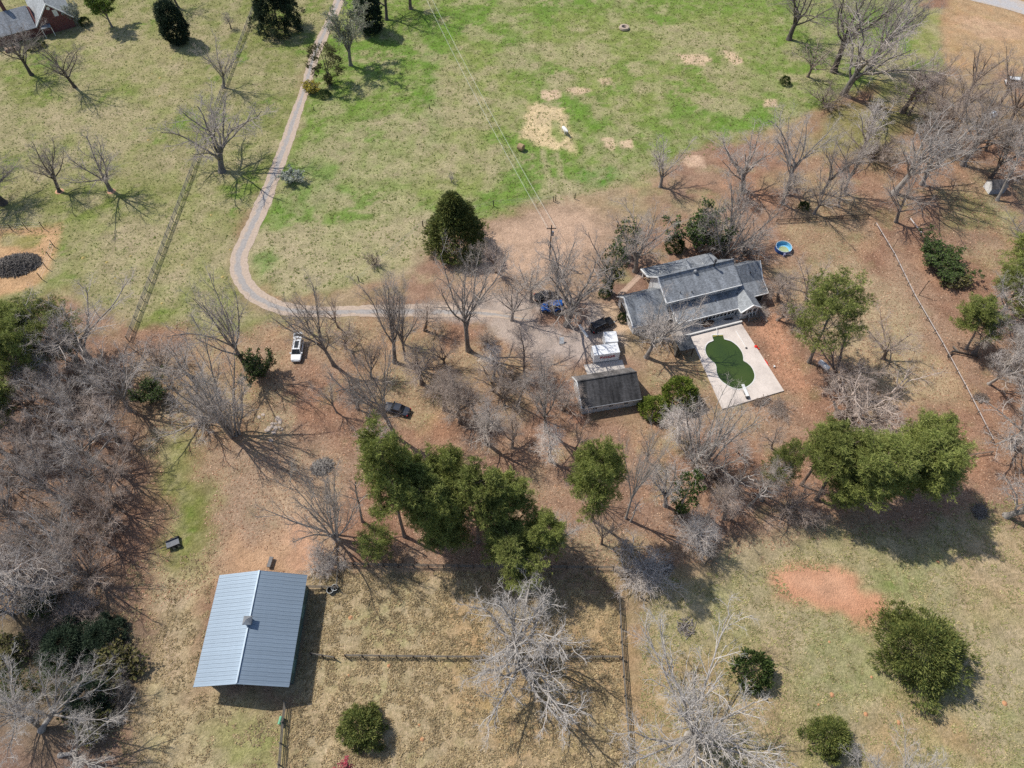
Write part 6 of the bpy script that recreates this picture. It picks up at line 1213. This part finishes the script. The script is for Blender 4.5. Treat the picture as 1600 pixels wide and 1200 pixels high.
fence('board_fence', 'board fence crossing the straw paddock under the silvery oaks', [at(541, 1027), at(700, 1029), at(968, 1029)], 2.4, 1.3, (.4, .8, 1.2), M_WOODDK, M_WOODGR)
fence('board_fence', 'stub of board fence between the barn and the paddock gap', [at(487, 1024), at(524, 1030)], 2.2, 1.2, (.4, .8, 1.1), M_WOODDK, M_WOODGR)
fence('board_fence', 'tight board fence running down from the paddock corner under the huge oak', [at(966, 934), at(971, 1029), at(980, 1150), at(984, 1260)], 2.4, 1.3, (.3, .62, .94, 1.25), M_WOODGR, M_WOODGR)
fence('board_fence', 'board fence below the barn at the bottom edge with a green bin', [at(447, 1098), at(443, 1130), at(435, 1230)], 2.4, 1.3, (.35, .7, 1.05, 1.3), M_WOODGR, M_WOODGR)
fence('rail_fence', 'low white topped rail fence slanting across the right yard', [at(1366, 352), at(1395, 400), at(1425, 462), at(1470, 540), at(1505, 605), at(1548, 690)], 3.0, .8, (.72,), M_WOODGR, mat_plain('bleached_rail', (.56, .50, .46), .8), .1, .1, rail_w=.11, gaps=.2)
fence('rail_fence', 'short white topped rail fence behind the dark green bushes', [at(1419, 345), at(1437, 368)], 2.6, .8, (.72,), M_WOODGR, M_TRIM, .1, .1, rail_w=.12)
fence('wire_fence', 'dark wire fence behind the blue wading pool joining the white rail', [at(1212, 349), at(1356, 341)], 3.0, 1.1, (.3, .6, .95, 1.05), M_WOODDK, M_WOODDK, .1, .08)
fence('log_fence', 'log rail fence at the foot of the right edge pines', [at(1480, 558), at(1487, 552), at(1527, 561)], 4.0, .7, (.35, .65), M_WOODGR, M_WOODDK, .14, .14, rail_w=.14)
fence('rail_fence', 'rail fence corner at the end of the white rail line', [at(1497, 716), at(1548, 709)], 3.2, .8, (.72, .4), M_WOODGR, M_WOODGR, .1, .1)
fence('field_fence', 'sparse dark field posts and wire at the lower field edge', [at(561, 440), at(661, 354), at(771, 322), at(865, 315)], 13, 1.5, (.6, 1.1, 1.4), M_WOODDK, M_GREY, .16, wire=True)
def post(px, py, h, label, r=.1): tag(MB().cyl((0, 0, -.1), (.02, .03, h), r, r*.85, 8).build('fence_post', M_WOODDK, None, loc=(*at(px, py), 0)), label, 'post')
post(898, 311, 1.5, 'right one of two dark gate posts on the hay track'); post(868, 314, 1.4, 'left one of two dark gate posts on the hay track'); post(671, 170, 1.3, 'lone dark post in the green field left of the power lines'); post(491, 173, 1.0, 'short dark post beside the driveway below the brownish cedar'); post(1001, 934, 1.6, 'lone dark post beside the paddock corner at the dead tree', .14)
tag(MB().cyl((0, 0, -.1), (.05, .1, 4.0), .08, .05, 8).cyl((0, 0, 3.6), (.5, .2, 3.9), .05).build('bird_pole', M_WOODDK, None, loc=(*at(1436, 461), 0)), 'thin dark pole standing beside the middle of the white rail fence', 'pole')
tag(MB().cyl((0, 0, -.1), (.1, .2, 3.0), .05, .04, 8).build('bird_pole', M_WOODDK, None, loc=(*at(1393, 391), 0)), 'thin dark pole at the upper part of the white rail fence', 'pole')
tag(MB().cyl((0, 0, -.1), (.4, .3, 5.8), .12, .08, 8).build('dead_pole', BARK[4], None, loc=(*at(1095, 873), 0)), 'bleached bare pole standing below the dead grey trees', 'pole')
# ------------------------------------------------------------------ utility pole and wires
ph = 9.5; tx, ty_ = at(862, 352, ph)
up = thing('utility_pole', 'brown wooden utility pole rising beside the huge oak with wires to it', 'utility pole', (tx, ty_, 0))
MB().cyl((0, 0, -.2), (0, 0, ph), .17, .11, 10).build('pole', M_WOODDK, up); MB().box(-.9, .9, -.06, .06, ph-.9, ph-.76).build('crossarm', M_WOODDK, up); MB().cyl((.3, -.05, ph-2.6), (.3, -.05, ph-1.6), .24, seg=12).build('transformer', M_GREY, up)
for s in (-.8, .8): MB().lathe([(.04, 0), (.07, .05), (.05, .14), (.02, .2)], 8, (s, 0, ph-.76)).build('insulator', M_GREY, up)
M_WIRE = mat_plain('power_wire', (.6, .62, .55), .6)
for k, (s, px_) in enumerate(((-.8, 662), (.8, 671))):
    a = np.array([tx+s, ty_, ph-.6]); b_ = np.array([*at(px_, -10, 9.5), 9.5]); tt = np.linspace(0, 1, 30)[:, None]; P_ = a*(1-tt)+b_*tt; P_[:, 2] -= (4*tt*(1-tt))[:, 0]*1.4
    wv, wq = tubes(P_[None], np.full((1, 30), .03), 5); tag(mobj('power_line', np_mesh('power_line', wv, wq, [M_WIRE])), ('left one', 'right one')[k]+' of the two power lines crossing the green field', 'wire')
# ------------------------------------------------------------------ farm and yard things
M_TUB = mat_plain('black_tub', (.03, .035, .035), .5); M_TUBRIM = mat_plain('tub_rim', (.45, .47, .46), .4)
for (x, y), l in (((517, 924), 'left black round water tub beside the short board fence'), ((524, 920), 'right black round water tub against the fence corner')):
    t_ = thing('water_tub', l, 'tub', (*at(x, y), 0), 0, 'water tubs by the barn'); MB().lathe([(.42, 0), (.5, .6), (.44, .6), (.40, .12)], 22).build('tub', M_TUB, t_); 
    m_ = MB(); n_ = 22
    for i in range(n_):
        a = 2*math.pi*i/n_; m_.v += [(.52*math.cos(a), .52*math.sin(a), .59), (.52*math.cos(a), .52*math.sin(a), .64), (.45*math.cos(a), .45*math.sin(a), .64), (.45*math.cos(a), .45*math.sin(a), .59)]
    for i in range(n_):
        j = (i+1) % n_
        for k in range(4): m_.f.append([i*4+k, j*4+k, j*4+(k+1) % 4, i*4+(k+1) % 4])
    m_.build('rim', M_TUBRIM, t_)
tag(MB().box(-.22, .22, -.5, .5, .3, .75).cyl((0, -.5, .75), (0, .5, .75), .2, seg=10).build('feed_bin', mat_plain('green_plastic', (.16, .45, .27), .5), None, .02, loc=(*at(440, 1127), 0), rot=(0, 0, -.15)), 'light green feed bin hanging on the fence below the barn', 'bin')
tk = thing('propane_tank', 'white propane tank on legs behind the lone open pine', 'tank', (*at(1285, 575), 0), -.95)
MB().cyl((-1.1, 0, .85), (1.1, 0, .85), .5, seg=16).build('tank', M_TRIM, tk, .12); [MB().box(x-.1, x+.1, -.4, .4, 0, .4).build('leg', M_GREY, tk) for x in (-.7, .7)]; MB().cyl((0, 0, 1.33), (0, 0, 1.5), .16).build('valve_cap', M_GREY, tk)
wpx = at(1223, 390); wd = thing('wading_pool', 'round blue frame pool with pale lining in the back yard', 'pool', (*wpx, 0))
M_BLUEL = mat_plain('blue_liner', (.03, .10, .33), .4); M_CYAN = mat_plain('pale_blue_liner', (.22, .55, .78), .4); m_ = MB(); n_ = 20; Rp = 1.65
for i in range(n_):
    a = 2*math.pi*i/n_; m_.v += [(Rp*math.cos(a), Rp*math.sin(a), 0), (Rp*math.cos(a), Rp*math.sin(a), .85), (Rp*.93*math.cos(a), Rp*.93*math.sin(a), .85), (Rp*.93*math.cos(a), Rp*.93*math.sin(a), .05)]
for i in range(n_): j = (i+1) % n_; m_.f += [[i*4, j*4, j*4+1, i*4+1]]
m_.build('outer_wall', M_BLUEL, wd); m2 = MB(); m2.v = list(m_.v)
for i in range(n_): j = (i+1) % n_; m2.f += [[i*4+2, j*4+2, j*4+3, i*4+3]]
m2.f.append([i*4+3 for i in range(n_)]); m2.build('liner', M_CYAN, wd)
rm_ = MB()
for i in range(n_): a, b_ = 2*math.pi*i/n_, 2*math.pi*(i+1)/n_; rm_.cyl((Rp*.97*math.cos(a), Rp*.97*math.sin(a), .87), (Rp*.97*math.cos(b_), Rp*.97*math.sin(b_), .87), .055, seg=6)
rm_.build('rim', mat_plain('pool_rim', (.62, .72, .8), .4), wd); MB().lathe([(1.0, 0), (1.0, .02)], 16).build('puddle', mat_plain('stale_water', (.42, .46, .24), .2), wd, loc=(.15, -.1, .07)); MB().box(-.35, -.02, -2.05, -1.68, 0, .7).build('pump', mat_plain('pump_plastic', (.30, .32, .5), .5), wd, .04)
# backboard, slab
bb = thing('leaning_sign_board', 'white board on a thin pole at the turnaround below the huge oak', 'board', (*at(878, 538), 0), .1)
MB().box(-.42, .42, -.05, .05, .1, 1.35).build('board', M_TRIM, bb, .02, rot=(-.75, 0, 0)); MB().cyl((-.5, 0, 0), (-.5, .1, 3.0), .05).build('pole', M_TRIM, bb)
tag(bar('slide', (*at(904, 514), 1.2), (*at(918, 527), .05), .5, .1, M_TRIM), 'white curved slide standing left of the black car', 'slide')
# hay feeder, bale, cow
hr = thing('hay_ring', 'round hay feeder ring with a dark centre in the upper green field', 'hay feeder', (*at(975, 45), 0))
MB().lathe([(1.3, 0), (1.45, .3), (1.3, .65), (.75, .7), (.55, .25)], 20).build('hay', mat_plain('old_hay', (.48, .38, .29), .95, var=.4, scale=4), hr); MB().lathe([(.52, .0), (.5, .03)], 14, (0, 0, .26)).build('hollow', M_DARK, hr)
hb_ = thing('hay_bale', 'brown round hay bale with a shaded end left of the hay patch', 'hay bale', (*at(814, 234), 0), -.6)
MB().cyl((-.65, 0, .75), (.65, 0, .75), .78, seg=18).build('bale', mat_plain('bale_hay', (.42, .29, .17), .95, var=.4, scale=5), hb_, .06)
cow = thing('white_cow', 'white cow standing at the edge of the scattered hay', 'cow', (*at(882, 208), 0), -1.15)
bm_ = bpy.data.meshes.new('body'); V_ = [(-1.0, 0, 1.15), (-.55, 0, 1.12), (0, 0, 1.05), (.5, 0, 1.1), (.85, 0, 1.25), (1.2, 0, 1.3), (1.5, 0, 1.15)]; E_ = [(i, i+1) for i in range(6)]; Rd = [.26, .40, .44, .40, .28, .2, .12]
for (x, base) in ((-.75, 1), (.55, 3)):
    for s in (-1, 1):
        n0 = len(V_); V_ += [(x, s*.26, .8), (x-.05*(1 if x < 0 else -1), s*.28, .42), (x, s*.28, .03)]; E_ += [(base, n0), (n0, n0+1), (n0+1, n0+2)]; Rd += [.17, .09, .075]
n0 = len(V_); V_ += [(-1.12, 0, .9), (-1.15, 0, .45)]; E_ += [(0, n0), (n0, n0+1)]; Rd += [.05, .06]
for s in (-1, 1): n0 = len(V_); V_.append((1.2, s*.3, 1.38)); E_.append((5, n0)); Rd.append(.06)
bm_.from_pydata(V_, E_, []); co_ = mobj('body', bm_, cow); sk_ = co_.modifiers.new('skin', 'SKIN'); co_.modifiers.new('sub', 'SUBSURF').levels = 1
for i, r in enumerate(Rd): bm_.skin_vertices[0].data[i].radius = (r, r)
bm_.skin_vertices[0].data[2].use_root = True; co_.modifiers['sub'].render_levels = 1; dg = bpy.context.evaluated_depsgraph_get(); bpy.context.view_layer.update(); nm_ = bpy.data.meshes.new_from_object(co_.evaluated_get(bpy.context.evaluated_depsgraph_get())); co_.modifiers.clear(); co_.data = nm_; nm_.materials.clear(); nm_.materials.append(mat_plain('cow_hide', (.78, .76, .72), .8, var=.1))
MB().lathe([(.13, 0), (.12, .12), (.04, .16)], 10).build('muzzle', M_DARK, cow, loc=(1.48, 0, 1.12), rot=(0, 1.5, 0))
for s in (-1, 1): MB().cyl((1.22, s*.22, 1.36), (1.2, s*.42, 1.4), .07, .03, 6).build('ear', M_DARK, cow)
# brush piles: heaps of sticks
def brush(name, label, px, py, rx, ry, h, n, rz, mat, seed, cat='brush pile'):
    g = np.random.RandomState(seed); r = np.sqrt(g.rand(n)); a = g.rand(n)*6.283; c = np.stack([r*np.cos(a)*rx, r*np.sin(a)*ry, g.rand(n)*h*(1-r**2)+.1], 1)
    d = g.normal(0, 1, (n, 3)); d[:, 2] *= .35; d /= np.linalg.norm(d, axis=1, keepdims=True); L = g.uniform(.5, 1.6, (n, 1)); k = np.array([-.5, 0, .5])[None, :, None]
    P_ = c[:, None]+d[:, None]*L[:, None]*k; P_[:, 1] += g.normal(0, .1, (n, 3)); P_[..., 2] = np.maximum(P_[..., 2], .03)
    v_, q_ = tubes(P_, np.repeat(g.uniform(.02, .065, (n, 1)), 3, 1), 4); o = thing(name, label, cat, (*at(px, py), 0), rz)
    mobj('branches', np_mesh('branches', v_, q_, [mat]), o); m_ = MB().lathe([(rx*.7, 0), (rx*.6, h*.25), (rx*.3, h*.45), (.1, h*.5)], 16); co = m_.build('heap', BARK[0], o); co.scale = (1, ry/rx, 1); return o
brush('brush_pile', 'huge dark brush pile inside the clay garden at the left edge', 26, 415, 4.6, 3.0, 1.7, 2600, .2, BARK[1], 3)
brush('brush_pile', 'small grey brush pile above the many stemmed tree by the barn', 503, 730, 1.7, 1.3, .9, 420, .5, BARK[2], 4)
brush('brush_pile', 'grey heap of cut branches at the foot of the weeping dead tree', 1040, 888, 1.0, .5, .4, 160, .3, BARK[1], 5)
brush('brush_pile', 'heap of pulled brush beside the shaded right pasture edge', 1530, 800, 1.3, .9, .6, 200, .9, BARK[1], 6)
brush('brush_pile', 'small dead brush beside the white rail near its lower end', 1532, 622, 1.1, .9, .5, 150, .2, BARK[3], 7)
brush('brush_pile', 'brush heap along the lower edge of the pool deck', 1190, 628, 1.6, .5, .4, 160, .4, BARK[3], 8)
brush('brush_pile', 'thin ring of old wire and sticks on the pasture near the paddock', 1072, 982, 1.3, 1.4, .1, 60, 0, BARK[1], 9)
tag(bar('trough', (*at(426, 872), .35), (*at(421, 888), .35), .55, .3, mat_plain('dull_trough', (.2, .19, .185), .7)), 'long grey trough standing above the barn ridge', 'trough')
tag(bar('fallen_log', (*at(1497, 551), .05), (*at(1487, 543), .3), .25, .22, M_WOODGR), 'short fallen log near the left pine of the right woods', 'log')
tag(bar('fallen_log', (*at(1302, 628), .05), (*at(1309, 651), .1), .3, .28, BARK[0]), 'dark fallen log on the litter above the right pine group', 'log')
# stones in the pale rocky patch by the track
sr = np.random.RandomState(12); stn = [MB().lathe([(.42, 0), (.5, .12), (.36, .26), (.1, .3)], 7).mesh('stone', mat_plain('pale_stone', (.5, .41, .34), .9)) for _ in range(1)]
for k in range(16):
    x, y = 425+sr.normal(0, 12), 668+sr.normal(0, 9); s = sr.uniform(.5, 1.3); o = mobj('stone', stn[0], None, (*at(x, y), 0), (0, 0, sr.rand()*6), (s, s*.7, s*.5)); tag(o, 'flat pale stone in the rocky patch beside the dirt track', 'stone', 'pale stones beside the track')
# soil mounds
M_MOUND = mat_plain('ant_mound_soil', (.56, .29, .15), .95); M_MOUND2 = mat_plain('yellow_mound_soil', (.58, .44, .16), .95)
mm = [MB().lathe([(.28, -.02), (.17, .08), (.08, .14), (.02, .15)], 7).mesh('soil_mound', m_) for m_ in (M_MOUND, M_MOUND2)]
for pts_, k, l, g_ in (([(1296, 1003), (1362, 1058), (1279, 1101), (1353, 1116), (1404, 1129), (1570, 1099), (1300, 1086), (1466, 878)], 0, 'small orange soil mound on the right pasture near the round cedar', 'orange mounds on the pasture'),
                      ([(548, 965), (677, 990), (608, 1040), (655, 1133), (545, 1055), (660, 1155)], 0, 'small orange soil mound in the straw paddock below the barn fence', 'orange mounds in the paddock'),
                      ([(267, 91), (290, 100), (250, 122), (238, 115), (130, 403), (167, 410), (285, 414), (348, 433), (360, 390), (253, 474), (204, 400), (180, 435), (204, 205), (232, 219), (250, 150), (330, 336), (147, 320)], 1, 'little yellowish soil mound on the left lawn', 'little mounds on the left lawn')):
    for x, y in pts_: s = RNG.uniform(.7, 1.5); tag(mobj('soil_mound', mm[k], None, (*at(x, y), 0), (0, 0, RNG.random()*6), (s, s, s)), l, 'soil mound', g_)
for x, y, l in ((93, 299, 'orange ring of bare soil round the foot of the sparse left lawn tree'), (174, 299, 'orange ring of bare soil round the foot of the round crowned lawn tree')):
    tag(MB().lathe([(1.0, -.02), (.7, .1), (.2, .16)], 14).build('soil_ring', mat_plain('orange_soil', (.62, .36, .22), .95), None, loc=(*at(x, y), 0)), l, 'soil mound')
# ------------------------------------------------------------------ ground cover (uncountable)
M_TUFT_G = mat_leaf('grass_blade', [(.12, .20, .03), (.22, .29, .06), (.30, .33, .10), (.48, .41, .22)], .8, .2); M_TUFT_P = mat_leaf('pasture_blade', [(.22, .26, .08), (.33, .31, .13), (.46, .38, .21), (.54, .44, .27)], .9, .2); M_TUFT_S = mat_leaf('dry_grass_blade', [(.30, .22, .12), (.42, .32, .185), (.54, .43, .26), (.38, .31, .16)], .9, .2)
M_FLEAF = mat_leaf('fallen_leaf', [(.20, .10, .06), (.36, .20, .12), (.48, .29, .18), (.60, .42, .29)], .9, 0)
drv = np.array([at(*p) for p in DRV])
def off_drive(P):
    d = np.full(len(P), 1e9)
    for a, b_ in zip(drv[:-1], drv[1:]):
        e = b_-a; t = np.clip(((P-a)@e)/(e@e), 0, 1); d = np.minimum(d, np.linalg.norm(P-a-t[:, None]*e, axis=1))
    return d > 2.6
deckw = np.array(deck_out); hb4 = np.array([on_terrace(u, w)[:2] for u, w in [(-.3, -8.5), (6.9, -8.5), (6.9, -13.3), (22, -13.3), (22, -9.2), (28, -9.2), (28, 0), (25, 3), (21, 3.4), (8, 3.4), (7.5, .3), (-.3, .3)]])
def off_build(P):
    k = off_drive(P) & (sdf(P, deckw) > .4) & ~((P[:, 0] > BX0) & (P[:, 0] < BX1) & (P[:, 1] > BY0) & (P[:, 1] < BY1)) & (sdf(P, hb4) > 0)
    return k & ((P[:, 0]-17 < -7) | (P[:, 0]-17 > 7) | (P[:, 1] < 63) | (P[:, 1] > 83))
FP = scatter([(560, -30), (1420, -30), (1300, 160), (1000, 285), (790, 335), (575, 440), (440, 462), (392, 430), (440, 285), (495, 110)], 4.2, 1, off_drive); tag(tufts('grass_tufts', FP[fbm(FP, 1.3, 9, 2) > .5], .2, M_TUFT_G, 1), kind='stuff')
FP = scatter([(0, -30), (530, -30), (440, 260), (360, 420), (380, 500), (200, 510), (0, 340)], 1.6, 2, off_drive); tag(tufts('lawn_tufts', FP, .22, M_TUFT_G, 2, 3), kind='stuff')
FP = scatter([(485, 895), (960, 893), (985, 1300), (430, 1300)], 16, 3, off_build); tag(tufts('dry_grass_tufts', FP[vnoise(FP, .9, 19) > .35], .26, M_TUFT_S, 3), kind='stuff')
FP = scatter([(1000, 905), (1180, 890), (1270, 840), (1650, 760), (1650, 1300), (1000, 1300)], 10, 4); clayp = wp([(1208, 895), (1260, 882), (1340, 890), (1385, 930), (1390, 960), (1345, 980), (1290, 965), (1235, 935)]); FP = FP[sdf(FP, clayp) > -.8]; tag(tufts('pasture_tufts', FP[vnoise(FP, .8, 29) > .4], .2, M_TUFT_P, 4), kind='stuff')
FP = scatter([(200, 880), (340, 860), (310, 1080), (440, 1110), (420, 1300), (150, 1300)], 10, 5); tag(tufts('yard_tufts', FP[vnoise(FP, .8, 39) > .45], .22, M_TUFT_S, 5), kind='stuff')
FP = scatter([(-40, 560), (300, 500), (520, 500), (760, 500), (900, 560), (1000, 540), (1200, 400), (1260, 250), (1650, 180), (1650, 760), (1200, 880), (480, 890), (200, 960), (-40, 960)], 5.5, 6, off_build); FP = FP[(np.abs(ground_colors(FP)[1]-.22) < .45)]; tag(leaves('fallen_leaves', FP, .125, M_FLEAF, 6), kind='stuff')
